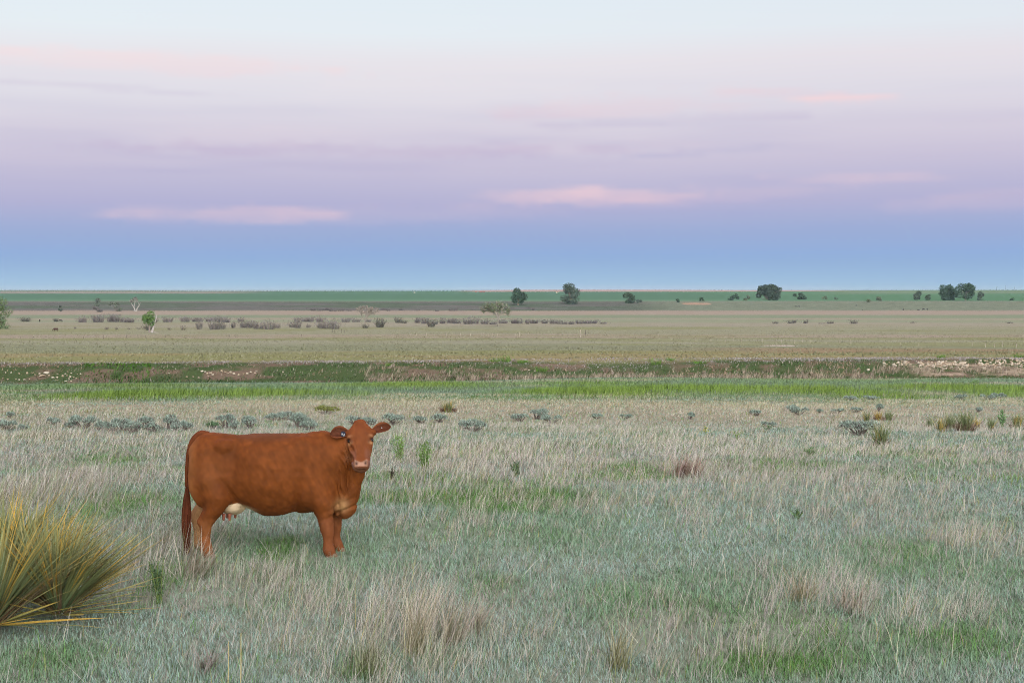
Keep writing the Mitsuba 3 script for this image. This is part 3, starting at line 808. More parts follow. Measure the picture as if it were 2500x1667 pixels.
def ground_cover():
    """Short silvery forbs and blue-green grama over the whole near slope."""
    out = []
    for n, y0, y1, power, segs in ((620000, 7.5, 22, 1.55, 1), (420000, 20, 48, 1.6, 1), (140000, 44, 100, 1.6, 1)):
        x, y = scatter(n, y0, y1, power)
        dry, grn = patches(x, y, DRY), patches(x, y, GRN)
        q = noise2(x, y, 2.2, 31) + .5 * (noise2(x, y, 9., 33) - .5)
        w = np.clip(1.0 - .65 * dry, .15, 1) * (1 - .6 * np.clip((noise2(x, y, 1.3, 39) - .65) * 9, 0, 1) * (y < 24))
        k = rng.uniform(0, 1, n) < w * (1 - .75 * (1 - clearing(x, y)) * (y < 18))
        x, y, q, grn, dry = x[k], y[k], q[k], grn[k], dry[k]
        n = len(x)
        # sprigs: move two of three blades next to another one
        m = n // 3
        s = np.minimum(np.arange(n) % max(m, 1), n - 1)
        x = x[s] + rng.normal(0, .016, n) * (1 + y / 60); y = y[s] + rng.normal(0, .016, n) * (1 + y[s] / 60)
        q, grn, dry = q[s], grn[s], dry[s]
        g = np.clip(1.5 * grn + 2.2 * (q - .56), 0, 1)
        col = np.where((rng.uniform(0, 1, n) < .62)[:, None], SILVER, SAGE) * (1 - g[:, None]) + GREEN * 1.25 * g[:, None]
        straw = rng.uniform(0, 1, n) < .08 + .25 * np.clip(noise2(x, y, 1.2, 37) - .5, 0, 1)
        col = np.where(straw[:, None], GREYS * .9, col)
        col = col * (1 + rng.normal(0, .15, (n, 1))).clip(.45, 1.6) * (1 + rng.normal(0, .05, (n, 3)))
        L = rng.uniform(.026, .075, n) * (.75 + .7 * noise2(x, y, .9, 35)) * (1 + .35 * g)
        W = np.maximum(rng.uniform(.004, .008, n), .55 * px_w(y))
        out.append(blades(footing(x, y), L, W, rng.uniform(0, 2 * np.pi, n), rng.uniform(0, .75, n), rng.uniform(0, .4, n), col, segs))
    return out


def dry_grass():
    """Tufts of cured grass leaning with the wind, thick in the patches of the photograph and thin between them."""
    out = []
    for n, y0, y1, power, segs, per in ((7600, 7.5, 21, 1.4, 3, 24), (15500, 19, 48, 1.5, 2, 15), (26000, 42, 104, 1.35, 1, 10)):
        x, y = scatter(n, y0, y1, power)
        d = patches(x, y, DRY)
        d = np.maximum(d, .02 + .55 * np.clip((noise2(x, y, 4.2, 51) - .52) * 3.2, 0, 1) * (.14 + .86 * np.clip((y - 23) / 8, 0, 1)))
        d = np.maximum(d, .70 * np.clip((y - 25) / 7, 0, 1) * np.clip(.5 + 2.2 * (noise2(x, y * .6, 7., 57) - .42), 0, 1))
        k = rng.uniform(0, 1, n) < d * 1.05 * clearing(x, y)
        x, y, d = x[k], y[k], d[k]
        tone = noise2(x, y, 2.6, 53)
        size = rng.uniform(.6, 1.25, len(x)) * (.50 + .62 * d)
        lean0 = rng.normal(.16, .12, len(x))
        t = np.repeat(np.arange(len(x)), per)
        n = len(t)
        spread = .045 * size[t] * (1 + y[t] / 40)
        bx, by = x[t] + rng.normal(0, 1, n) * spread * 1.5, y[t] + rng.normal(0, 1, n) * spread
        az = rng.normal(.05, 1.0, n)
        lean = np.clip(lean0[t] + rng.normal(.20, .18, n), 0, .85)
        L = size[t] * rng.uniform(.16, .46, n) * (1 - .45 * np.clip((y[t] - 17) / 10, 0, 1))
        W = np.maximum(rng.uniform(.0020, .0044, n), .38 * px_w(by))
        far = np.clip((y - 50) / 22, 0, 1)[t][:, None]
        col = (STRAW * tone[t][:, None] + GREYS * (1 - tone[t][:, None])) * (.84 + .36 * d[t][:, None])
        col = col * (1 - far * .55) + (np.array([.47, .41, .25])) * far * .55
        gsel = rng.uniform(0, 1, n) < .20
        col = np.where(gsel[:, None], (SAGE + GREEN * .8 + GOLD * .35) * .62, col)
        ysel = rng.uniform(0, 1, n) < .05
        col = np.where(ysel[:, None], GOLD, col)
        col = col * (1 + rng.normal(0, .13, (n, 1))).clip(.45, 1.6) * (1 + rng.normal(0, .035, (n, 3)))
        out.append(blades(footing(bx, by), L, W, az, lean, rng.uniform(.0, .55, n) * (1 - lean), col, segs))
    # flattened old litter between the tufts
    n = 26000
    x, y = scatter(n, 7.5, 34, 1.4)
    k = rng.uniform(0, 1, n) < .12 + patches(x, y, DRY)
    x, y = x[k], y[k]; n = len(x)
    out.append(blades(footing(x, y) + np.array([0, 0, .02]), rng.uniform(.10, .30, n), np.maximum(.003, .5 * px_w(y)), rng.uniform(0, 2 * np.pi, n), rng.uniform(.85, 1.0, n), .1, vary(GREYS * .85, n, .25, .04), 2))
    # single pale stalks
    n = 1500
    x, y = scatter(n, 7.5, 40, 1.3)
    k = (abs(x - COWX - .65) > .35) | (abs(y - COWY + .5) > .9)
    x, y = x[k], y[k]; n = len(x)
    out.append(blades(footing(x, y), rng.uniform(.22, .55, n), np.maximum(.0022, .42 * px_w(y)), rng.normal(.2, .8, n), rng.uniform(.05, .55, n), rng.uniform(0, .3, n), vary(STRAW * 1.06, n, .14, .03), 3))
    return out


def green_grass():
    out = []
    for n, y0, y1, power, segs in ((60000, 7.5, 24, 1.5, 2), (36000, 22, 60, 1.5, 2)):
        x, y = scatter(n, y0, y1, power)
        g = np.maximum(patches(x, y, GRN), .13 + .75 * np.clip((noise2(x, y, 3.3, 61) - .56) * 5, 0, 1))
        k = rng.uniform(0, 1, n) < g * clearing(x, y)
        x, y, g = x[k], y[k], g[k]; n = len(x)
        col = np.where((rng.uniform(0, 1, n) < .8)[:, None], GREEN, GREEN * .5 + GOLD * .4) * 1.15
        col = col * (1 + rng.normal(0, .22, (n, 1))).clip(.4, 1.7) * (1 + rng.normal(0, .07, (n, 3)))
        out.append(blades(footing(x, y), rng.uniform(.06, .20, n) * (.7 + .6 * g), np.maximum(rng.uniform(.003, .006, n), .65 * px_w(y)), rng.normal(.3, 1.3, n), rng.uniform(.05, .7, n), rng.uniform(0, .5, n), col, segs))
    return out


stuff('ground_cover', ground_cover(), 'short silvery green forbs and grass covering the near slope around the cow', 'ground cover')
stuff('dry_grass', dry_grass(), 'tufts of pale dry prairie grass leaning in the wind on the near slope', 'dry grass')
stuff('green_grass', green_grass(), 'fresh green grass growing in patches between the dry tufts', 'grass')

# ------------------------------------------------------------------ the green flat by the creek, the cut bank, the plain
REED = [(340, 968, 230, 10, 1), (640, 966, 240, 10, .9), (40, 953, 70, 4, .45), (300, 944, 330, 4, .45), (1000, 942, 300, 6, .6), (1430, 961, 200, 10, 1), (1720, 952, 280, 9, .85), (1980, 955, 180, 10, .95), (2350, 951, 240, 9, .9), (1400, 939, 280, 5, .5),
        (2460, 968, 110, 7, .7), (2150, 974, 150, 6, .8), (1900, 938, 300, 3, .3), (870, 969, 40, 5, .6), (2000, 930, 500, 3, .3), (1600, 929, 400, 3, .3)]


def reeds():
    out = []
    n = 150000
    x, y = scatter(n, 84, 199, .55, .40, 4)
    r = np.clip(patches(x, y, REED) * (.65 + .75 * noise2(x, y, 9., 71)), 0, 1)
    base = .45 + .45 * noise2(x, y, 12., 73)
    k = rng.uniform(0, 1, n) < np.maximum(r, base)
    x, y, r = x[k], y[k], r[k]; n = len(x)
    tone = noise2(x, y, 8., 75)
    col = np.array([.165, .255, .185]) * (1 - tone[:, None]) + np.array([.235, .285, .205]) * tone[:, None]
    dryish = (noise2(x, y, 15., 77) > .60) & (r < .35)
    col = np.where(dryish[:, None], np.array([.37, .345, .27]), col)
    bright = np.array([.165, .262, .050]) * (1 - .5 * tone[:, None]) + np.array([.235, .285, .085]) * .5 * tone[:, None]
    rr = np.clip(r * 1.7, 0, 1)[:, None]
    col = (col * (1 - rr) + bright * rr) * (1 + rng.normal(0, .15, (n, 1))).clip(.5, 1.5)
    L = (.16 + .50 * r) * rng.uniform(.7, 1.3, n)
    out.append(blades(footing(x, y), L, np.maximum(.025, .6 * px_w(y)) * rng.uniform(.6, 1.2, n), rng.normal(.2, 1.2, n), rng.uniform(0, .6, n), .15, col, 1))
    return out


stuff('creek_grass', reeds(), 'bright green grass on the flat before the creek bank', 'grass')


def bank_grass():
    out = []
    # green and rusty cover on the face of the bank
    n = 42000
    x, y = rng.uniform(-95, 95, n), rng.uniform(195, 222, n)
    tone = noise2(x, y, 5., 81)
    u = x / y * F + 1250
    lush = np.exp(-((u - 285) / 85) ** 2) * (y < 213)
    stony = ((u > 2150) & (y > 203)) * .80 + ((u > -60) & (u < 205) & (y < 212)) * .45 + ((u > 400) & (u < 640) & (y > 201)) * .42
    stony = np.where((u > 2368) & (u < 2396), .2, np.where((u > 2220) & (u < 2246), .55, stony)) * (y < 213)
    k = rng.uniform(0, 1, n) < np.clip(.35 + 1.3 * (tone - .35), .1, 1) * (1 - stony)
    x, y, tone, u, lush = x[k], y[k], tone[k], u[k], lush[k]; n = len(x)
    top = np.clip((y - 210) / 3, 0, 1)
    rust = noise2(x, y, 9., 83)
    col = np.where((rust > .52)[:, None], np.array([.30, .215, .145]), np.array([.080, .135, .045]))
    col = np.where((rng.uniform(0, 1, n) < .22)[:, None], np.array([.36, .31, .25]), col)
    col = col * (1 - top[:, None]) + np.array([.345, .305, .30]) * top[:, None]
    col = np.where((lush > .4)[:, None], np.array([.070, .165, .022]), col)
    col = col * (1 + rng.normal(0, .22, (n, 1))).clip(.4, 1.6)
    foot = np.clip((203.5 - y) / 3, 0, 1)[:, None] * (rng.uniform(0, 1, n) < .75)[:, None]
    col = col * (1 - foot) + np.array([.052, .100, .028]) * foot * (1 + rng.normal(0, .2, (n, 1)))  # shade along the foot of the bank, put into darker blade greens
    L = rng.uniform(.20, .52, n) * (.6 + .6 * tone) * (1 + .5 * lush) * (1 - .5 * top)
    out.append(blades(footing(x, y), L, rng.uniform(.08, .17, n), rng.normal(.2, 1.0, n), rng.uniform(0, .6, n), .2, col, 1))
    # tall tan tussocks at its foot, towards the right
    n = 680
    u = rng.uniform(880, 2500, n)
    yc = np.where(u < 2140, 196.5 + rng.normal(0, 3.2, n) + 7 * rng.uniform(0, 1, n) ** 2, 196.8 + rng.normal(0, 1.3, n))
    low = u >= 2140
    yc[low] = [spot(a, b)[1] for a, b in zip(u[low], rng.uniform(898, 912, low.sum()))]
    xc = (u - 1250) / F * yc
    t = np.repeat(np.arange(n), 9)
    m = len(t)
    tone = rng.uniform(.75, 1.15, n)[t][:, None]
    pick = rng.uniform(0, 1, n)[t][:, None]
    col = np.where(pick < .5, np.array([.40, .33, .24]), np.array([.34, .275, .21])) * tone
    out.append(blades(footing(xc[t] + rng.normal(0, .22, m), yc[t] + rng.normal(0, .22, m)), rng.uniform(.5, 1.05, m) * np.where(low[t], .75, 1), .085, rng.normal(.1, .9, m), rng.uniform(.05, .5, m), .2, vary((1, 1, 1), m, .12, .03) * col, 1))
    return out


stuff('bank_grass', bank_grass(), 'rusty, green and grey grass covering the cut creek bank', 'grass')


def plain_grass():
    n = 60000
    y = 222 * (700 / 222) ** rng.uniform(0, 1, n) ** .9
    x = rng.uniform(-1, 1, n) * (y * .40 + 10)
    tone = noise2(x, y, 14., 91)
    k = rng.uniform(0, 1, n) < np.clip(.25 + 1.6 * (tone - .35), .05, 1)
    x, y, tone = x[k], y[k], tone[k]; n = len(x)
    b = noise2(x / 2, y, 30., 93)[:, None]
    col = np.array([.305, .275, .185]) * b + np.array([.215, .225, .125]) * (1 - b)
    L = rng.uniform(.14, .34, n)
    return [blades(footing(x, y), L, rng.uniform(.10, .34, n), rng.uniform(0, 6.28, n), rng.uniform(0, .5, n), .2, col * (1 + rng.normal(0, .10, (n, 1))).clip(.5, 1.5), 1)]


stuff('plain_grass', plain_grass(), 'grazed tan and olive grass tufts across the flat plain beyond the bank', 'grass')

# ------------------------------------------------------------------ single plants of the near slope
def unit_vectors(n, up=.25):
    p = rng.normal(0, 1, (n, 3)); p[:, 2] = np.abs(p[:, 2]) + up
    return p / np.linalg.norm(p, axis=1, keepdims=True)


def sprays(c, n, L, W, col, az=None, lean=(.1, .9), segs=1):
    return blades(c, L * rng.uniform(.7, 1.3, n), W, rng.uniform(0, 2 * np.pi, n) if az is None else az, rng.uniform(*lean, n), .1, col, segs)


def sagebrush(px, row, w, h, text, dark=.5, name='sagebrush', cat='shrub', leaf=(.300, .365, .310), group='grey sagebrush on the slope'):
    x, y, z = spot(px, row)
    W, Hh = 1.12 * w * y / F, 1.2 * h * y / F
    k = thing(name, text, cat, group)
    base = np.array([x, y, z])
    stems = []
    lob = max(2, int(w / 12))
    lo = [(rng.uniform(-.38, .38) * W, rng.uniform(-.3, .3) * W * .7, rng.uniform(.45, .95) * Hh, rng.uniform(.16, .27) * W) for _ in range(lob + 2)]
    for lx, ly, lz, lr in lo:
        for _ in range(3):
            e = base + np.array([lx + rng.normal(0, lr * .4), ly + rng.normal(0, lr * .4), lz * rng.uniform(.5, .9)])
            stems.append(tube([base + np.array([lx * .25, ly * .25, -.03]), (base + e) / 2 + rng.normal(0, .02 * W, 3), e], [.018, .012, .006], 4))
    v, f, _ = join(stems)
    put(part(k, 'stems'), v, f, 'leafy', np.array([.17, .135, .125]))
    n = int(260 * lob)
    li = rng.integers(0, len(lo), n)
    L = np.array(lo)[li]
    d = unit_vectors(n, .15) * rng.uniform(.55, 1.05, n)[:, None] ** .6
    c = base + np.stack([L[:, 0] + d[:, 0] * L[:, 3] * 1.15, L[:, 1] + d[:, 1] * L[:, 3], L[:, 2] * .62 + d[:, 2] * np.minimum(L[:, 3], Hh * .5)], 1)
    c[:, 2] = np.maximum(c[:, 2], ground_z(c[:, 0], c[:, 1]) + .01)
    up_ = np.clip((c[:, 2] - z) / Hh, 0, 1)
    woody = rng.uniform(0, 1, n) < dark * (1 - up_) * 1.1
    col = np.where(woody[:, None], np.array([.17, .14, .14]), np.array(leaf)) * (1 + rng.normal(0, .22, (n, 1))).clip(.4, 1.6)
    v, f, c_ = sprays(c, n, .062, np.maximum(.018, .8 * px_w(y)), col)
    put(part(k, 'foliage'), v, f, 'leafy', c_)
    return k


for i, (px, row, w, h) in enumerate(ROW1):
    sagebrush(px, row, w, h, f'grey-green sagebrush, {ordinal(i + 1)} from the left in the row left of the cow')
for i, (px, row, w, h) in enumerate(ROW2):
    sagebrush(px, row, w, h, f'grey sagebrush, {ordinal(i + 1)} from the left above the cow back')
for i, (px, row, w, h) in enumerate(ROW3):
    sagebrush(px, row, w, h, f'low grey sagebrush, {ordinal(i + 1)} from the left in the row right of the cow head')
for i, (px, row, w, h) in enumerate(ROW4):
    sagebrush(px, row, w, h, f'small blue-grey sagebrush, {ordinal(i + 1)} from the left on the right half of the slope')
sagebrush(2098, 1064, 84, 32, 'wide sagebrush with a brown woody base and grey top behind the small green yucca', .95, group=None)
sagebrush(520, 1050, 32, 17, 'small dark green shrub between the two sagebrush rows by the rump of the cow', .2, 'shrub', 'shrub', (.13, .20, .11), None)
sagebrush(795, 1012, 54, 18, 'low olive green bush on the slope above the back of the cow', .2, 'olive_bush', 'bush', (.22, .235, .075), None)

# yuccas
def leaf_mesh(L, W, bend, twist, tipc, midc, edgec, segs=7):
    t = np.linspace(0, 1, segs + 1)
    w = W * .5 * np.interp(t, [0, .08, .45, .8, 1], [.75, .9, 1, .6, .02])
    out = np.stack([t * L * (1 - .25 * bend * t), np.zeros_like(t), -bend * L * t ** 2 * .45], 1)
    tw = twist * t
    side = np.stack([np.zeros_like(t), np.cos(tw), np.sin(tw)], 1)
    nor = np.stack([np.zeros_like(t), -np.sin(tw), np.cos(tw)], 1)
    prof = ((-1, .30), (-.82, .17), (0, -.05), (.82, .17), (1, .30))
    v = np.stack([out + side * (w * a)[:, None] + nor * (w * b)[:, None] for a, b in prof], 1).reshape(-1, 3)
    m = len(prof)
    i, j = np.meshgrid(np.arange(segs), np.arange(m - 1), indexing='ij')
    q = np.stack([i * m + j, i * m + j + 1, (i + 1) * m + j + 1, (i + 1) * m + j], -1).reshape(-1, 4)
    f = np.vstack([q[:, :3], q[:, [0, 2, 3]]])
    e = np.array([1, .05, 0, .05, 1.0])[None, :, None]
    body = midc * (1 - t[:, None] ** 3) + tipc * t[:, None] ** 3
    c = body[:, None] * (1 - e) + (edgec * (1 - .0 * t[:, None]))[:, None] * e
    return v, f, c.reshape(-1, 3)


YG, YT, YE = np.array([.135, .195, .105]), np.array([.54, .33, .07]), np.array([.37, .36, .18])
scene['yucca_leaf'] = {'type': 'twosided', 'b': {'type': 'principled', 'base_color': {'type': 'mesh_attribute', 'name': 'vertex_color'}, 'roughness': .55, 'specular': .25}}
VAR = []
for i in range(14):
    g = rng.uniform(.8, 1.2)
    kind = i % 7
    mid, tip, edge = (YG * g, YT * .9, YE * g) if kind < 4 else (np.array([.27, .27, .10]) * g, YT, YT) if kind < 6 else (YT * .9 * g, YT * 1.05, YT)
    VAR.append(mikit.ply(leaf_mesh(1.0, .028 * rng.uniform(.8, 1.2), rng.uniform(.0, .22), rng.uniform(-.4, .4), tip, mid, edge)[:2], 'yucca_leaf', smooth=True, color=leaf_mesh(1.0, .02, .2, 0, tip, mid, edge)[2]))


def leaf_to(p, direction, roll, L):
    d = direction / np.linalg.norm(direction)
    s = np.cross([0, 0, 1.0], d)
    s = s / np.linalg.norm(s) if np.linalg.norm(s) > .05 else np.array([1.0, 0, 0])
    n = np.cross(d, s)
    s2, n2 = s * math.cos(roll) + n * math.sin(roll), n * math.cos(roll) - s * math.sin(roll)
    M = np.eye(4); M[:3, 0], M[:3, 1], M[:3, 2], M[:3, 3] = d * L, s2 * L, n2 * L, p
    return T(M)


yucca = thing('yucca', 'large yucca with long green and golden pointed leaves in the lower left corner', 'yucca')
ROSE = [(-30, 1490, 11.55, .03, 88, 1.0, (.22, -.10)), (122, 1450, 12.3, .04, 62, .84, (.50, -.05)), (70, 1440, 13.0, .05, 52, .86, (.05, .15)), (0, 1440, 13.6, .05, 40, .9, (-.05, .15)), (140, 1470, 11.95, .02, 56, .84, (1.0, -.25))]
for px, row, dist, zoff, n, L, (bx, by) in ROSE:
    x = (px - 1250) / F * dist
    p0 = np.array([x, dist, float(ground_z(x, dist)) + zoff + .05])
    for i in range(n):
        az = i * 2.39996 + rng.normal(0, .15)
        el = math.radians(np.interp(i / n, [0, .45, 1], [0, 32, 78]) + rng.normal(0, 6))
        if math.sin(az) < -.35: el = max(el, math.radians(13))
        el = max(el, math.radians(3))
        d = np.array([math.cos(az) * math.cos(el) + bx * .5, math.sin(az) * math.cos(el) + by * .5, math.sin(el) + .04])
        low = i / n < .34
        kind = rng.choice([4, 5, 6, 11, 12, 13]) if (low and rng.uniform() < .62) or rng.uniform() < .07 else rng.choice([0, 1, 2, 3, 7, 8, 9, 10])
        scene[part(yucca, 'leaf')] = {**VAR[kind], 'to_world': leaf_to(p0 + np.array([math.cos(az), math.sin(az), 0]) * .035 + np.array([0, 0, .05 * i / n]), d, rng.normal(0, .35), L * rng.uniform(.72, 1.08))}
extra = []
for px, row, dist, zoff, n, L, (bx, by) in ROSE:
    m = 230
    x = (px - 1250) / F * dist
    az = rng.uniform(0, 2 * np.pi, m)
    el = np.radians(rng.uniform(8, 72, m))
    h2 = np.stack([np.cos(az) * np.cos(el) + bx * .5, np.sin(az) * np.cos(el) + by * .5], 1)
    P = np.stack([x + .04 * np.cos(az), dist + .04 * np.sin(az), np.full(m, float(ground_z(x, dist)) + zoff + .08)], 1)
    gold = rng.uniform(0, 1, m) < .20
    cl = np.where(gold[:, None], YT * .9, YG * .85) * (1 + rng.normal(0, .16, (m, 1)))
    extra.append(blades(P, L * rng.uniform(.65, 1.0, m), rng.uniform(.015, .024, m), np.arctan2(h2[:, 1], h2[:, 0]), np.hypot(*h2.T).clip(0, .96), .1, cl, 5, tip=np.where(gold[:, None], YT, YG * .75 + YT * .25)))
v, f, c = join(extra)
k = part(yucca, 'inner_leaves')
put(k, v, f, 'leafy', c)
label(k, 'mass of thinner inner leaves', kind='stuff')
dl = []
for px, row, dist, zoff, n, L, b in ROSE:
    x = (px - 1250) / F * dist
    m = 130
    az = rng.uniform(0, 2 * np.pi, m)
    P = np.stack([x + .06 * np.cos(az), dist + .06 * np.sin(az), np.full(m, float(ground_z(x, dist)) + .10) + rng.uniform(-.04, .05, m)], 1)
    dl.append(blades(P, L * rng.uniform(.35, .70, m), .013, az, rng.uniform(.93, 1.0, m), .06, vary((.23, .15, .09), m, .25, .06), 3))
v, f, c = join(dl)
k = part(yucca, 'dead_leaves')
put(k, v, f, 'leafy', c)
label(k, 'brown dead leaves hanging round the foot of the yucca', kind='stuff')


def small_yucca(px, row, w, h, n, text, golden, name='small_yucca', cat='yucca', brown=.3):
    x, y, z = spot(px, row)
    k = thing(name, text, cat)
    L = h * y / F * 1.15
    spread = w / (2.0 * h)
    az = rng.uniform(0, 2 * np.pi, n)
    lean = np.clip(np.abs(rng.normal(.30, .25, n)) * (.55 + .5 * spread), .02, .85)
    a = rng.uniform(-1, 1, n) * w * .16 * y / F
    P = np.stack([x + a, y + rng.normal(0, .05, n), np.full(n, z)], 1)
    col = np.where((rng.uniform(0, 1, n) < golden)[:, None], np.array([.46, .33, .11]), np.array([.185, .215, .105])) * (1 + rng.normal(0, .18, (n, 1))).clip(.5, 1.5)
    v, f, c = blades(P, L * rng.uniform(.65, 1.1, n), np.maximum(.013, .7 * px_w(y)), az, lean, .12, col, 2)
    put(part(k, 'leaves'), v, f, 'leafy', c)
    m = int(n * brown)
    az = rng.uniform(0, 2 * np.pi, m)
    P = np.stack([x + rng.uniform(-.35, .35, m) * w * y / F, y + rng.normal(0, .06, m), np.full(m, z + .03)], 1)
    v, f, c = blades(P, L * rng.uniform(.3, .6, m), np.maximum(.013, .7 * px_w(y)), az, rng.uniform(.7, .98, m), .1, vary((.25, .165, .125), m, .2), 2)
    q = part(k, 'dead_leaves')
    put(q, v, f, 'leafy', c)
    label(q, 'brown dead leaves under the yucca')


small_yucca(2153, 1092, 62, 60, 130, 'small green yucca standing alone at the edge of the short grass on the right', .12)
small_yucca(2118, 1030, 34, 26, 60, 'green half of the low yucca clump with golden leaves in its middle', .05)
small_yucca(2146, 1028, 40, 24, 80, 'golden dry middle of the low yucca clump on the right', .92, brown=.6)
small_yucca(2172, 1028, 34, 24, 60, 'dark green yucca at the right end of the low clump', .05)
small_yucca(2322, 1050, 46, 38, 100, 'dark green yucca behind the biggest brown clump, its left half', .06, brown=.8)
small_yucca(2360, 1055, 66, 50, 170, 'biggest dark green yucca of the brown clump near the right edge', .08, brown=1.0)
small_yucca(2300, 1056, 36, 36, 70, 'yellow-green yucca at the left foot of the big brown clump', .45)
small_yucca(2388, 1046, 22, 24, 40, 'golden tuft of yucca at the right of the big brown clump', .85)
small_yucca(2424, 1052, 44, 34, 60, 'thin grey-green yucca between the brown clump and the leafy green plant', .02)
small_yucca(2274, 1046, 26, 30, 44, 'thin pale yucca left of the yellow-green one', .0, brown=.2)
small_yucca(2486, 1046, 50, 34, 110, 'golden green yucca cut by the right edge of the picture', .4)
small_yucca(2322, 1046, 30, 16, 30, 'low pale yucca offshoot in front of the brown clump', .2)
small_yucca(1094, 1007, 50, 26, 120, 'round brown dried yucca tuft on the slope behind the cow', .35, 'dried_yucca', brown=1.4)


def forb(px, row, w, h, text, col, n=240, name='green_forb', cat='weed', leafL=.05, leafW=.020, stems=7, sparse=.15, stemc=(.16, .21, .07)):
    x, y, z = spot(px, row)
    k = thing(name, text, cat)
    W, Hh = w * y / F, h * y / F
    st, pts = [], []
    for _ in range(stems):
        e = np.array([x + rng.normal(0, .27) * W, y + rng.normal(0, .2) * W, z + Hh * rng.uniform(.65, 1.0)])
        b = np.array([x + rng.normal(0, .05) * W, y, z - .02])
        mid = (b + e) / 2 + np.array([rng.normal(0, .04) * W, 0, .05 * Hh])
        st.append(tube([b, mid, e], [.006, .005, .003], 4))
        tt = rng.uniform(sparse, 1, n // stems)
        p = b * ((1 - tt) ** 2)[:, None] + mid * (2 * tt * (1 - tt))[:, None] + e * (tt ** 2)[:, None]
        pts.append(p + rng.normal(0, 1, p.shape) * np.array([.06 * W, .05 * W, .03 * Hh]))
    v, f, _ = join(st)
    put(part(k, 'stems'), v, f, 'leafy', np.array(stemc))
    P = np.vstack(pts)
    v, f, c = sprays(P, len(P), leafL, np.maximum(leafW, .55 * px_w(y)), vary(col, len(P), .22, .06))
    put(part(k, 'leaves'), v, f, 'leafy', c)


forb(974, 1132, 52, 72, 'tall light green weed just right of the cow face', (.20, .30, .095), 300)
forb(1034, 1150, 74, 78, 'wide branching green weed, the right one of the pair beside the cow head', (.17, .27, .085), 420, stems=10)
forb(1262, 1166, 34, 38, 'small dark green bushy weed in the dry grass right of the cow', (.105, .155, .085), 200)
forb(955, 1174, 30, 30, 'dead dark brown weed below the tall green weeds', (.055, .035, .030), 110, 'dead_weed', leafL=.025, leafW=.012, stemc=(.05, .035, .03))
forb(384, 1478, 78, 120, 'tall dark green weed right of the big yucca', (.095, .150, .075), 420, stems=9, leafL=.035, leafW=.010)
forb(1984, 1118, 34, 24, 'bright green round weed among the dry grass on the right', (.12, .20, .085), 130)
forb(2452, 1046, 40, 44, 'leafy green milkweed plant near the right edge', (.16, .27, .12), 180, 'milkweed', leafL=.075, leafW=.040, stems=5)
forb(1800, 1082, 26, 30, 'slim yellow-green weed above the green patch right of the middle', (.21, .25, .09), 70, stems=4)
forb(1878, 1052, 30, 16, 'low green weed on the right slope', (.10, .17, .09), 110)
forb(1950, 1270, 24, 22, 'small dark green weed alone in the silvery grass', (.11, .17, .09), 60)
forb(1725, 1062, 14, 22, 'small weed with yellow flowers in the dry grass', (.16, .22, .08), 30, 'yellow_flower', 'flower', stems=3)
xf, yf, zf = spot(1725, 1062)
n = 26
P = np.array([xf, yf, zf + .13]) + rng.normal(0, 1, (n, 3)) * np.array([.05, .04, .045])
v, f, c = sprays(P, n, .025, .03, vary((.70, .56, .03), n, .1))
put('yellow_flower__blossoms', v, f, 'leafy', c)


def bunch(px, row, w, h, n, text, cols, base, name='bunchgrass', group=None, lean=.25, skew=.12):
    x, y, z = spot(px, row)
    n = int(n * .36)
    k = thing(name, text, 'grass tuft', group)
    L = h * y / F * 1.05
    az = rng.uniform(0, 2 * np.pi, n)
    P = np.stack([x + rng.normal(0, .17, n) * w * y / F, y + rng.normal(0, .10, n), np.full(n, z - .01)], 1)
    ln = np.clip(np.abs(rng.normal(lean, .2, n)), 0, .9)
    col = vary(cols, n, .16, .04)
    h2 = np.stack([np.cos(az) * ln + skew, np.sin(az) * ln], 1)
    v, f, c = blades(P, L * rng.uniform(.55, 1.1, n), np.maximum(.005, .85 * px_w(y)) * rng.uniform(.6, 1.3, n), np.arctan2(h2[:, 1], h2[:, 0]), np.hypot(*h2.T).clip(0, .9), .2, vary(base, n, .15), 4, tip=col)
    put_grass(k, v, f, c, .5)


bunch(893, 1650, 110, 130, 460, 'pale dry bunchgrass with a fresh green foot at the bottom of the picture', (.48, .42, .36), (.16, .22, .06))
bunch(500, 1645, 80, 78, 260, 'small grey-brown tuft of curled grass at the bottom left', (.36, .32, .29), (.24, .19, .15), lean=.5)
bunch(1012, 1600, 110, 170, 420, 'tallest straw tuft, in front of and right of the cow', (.53, .45, .36), (.36, .33, .20), lean=.16)
bunch(1100, 1580, 90, 150, 300, 'straw tuft right of the tallest one', (.50, .43, .34), (.32, .28, .20), lean=.18)
bunch(1165, 1545, 70, 90, 200, 'loose pinkish straw tuft at the right end of the tall dry patch', (.48, .40, .34), (.30, .27, .18), lean=.3)
bunch(1672, 1166, 122, 58, 520, 'dense reddish tan bunchgrass standing out in the dry band right of the middle', (.47, .36, .30), (.30, .20, .16), lean=.22)
bunch(1512, 1640, 80, 150, 240, 'straw tuft in the short green grass at the bottom right of the middle', (.49, .42, .31), (.26, .27, .12), lean=.2)
bunch(1960, 1475, 120, 90, 320, 'wide grey tuft with yellow blades in the lower right', (.46, .40, .33), (.33, .30, .16), lean=.35)
bunch(2080, 1500, 120, 90, 320, 'pale straw tuft in the lower right patch of dry grass', (.52, .45, .37), (.34, .29, .22), lean=.2)
bunch(470, 1410, 100, 110, 320, 'thin straw tuft reaching up across the hind hooves of the cow', (.50, .43, .35), (.34, .30, .22), lean=.3, skew=.38)
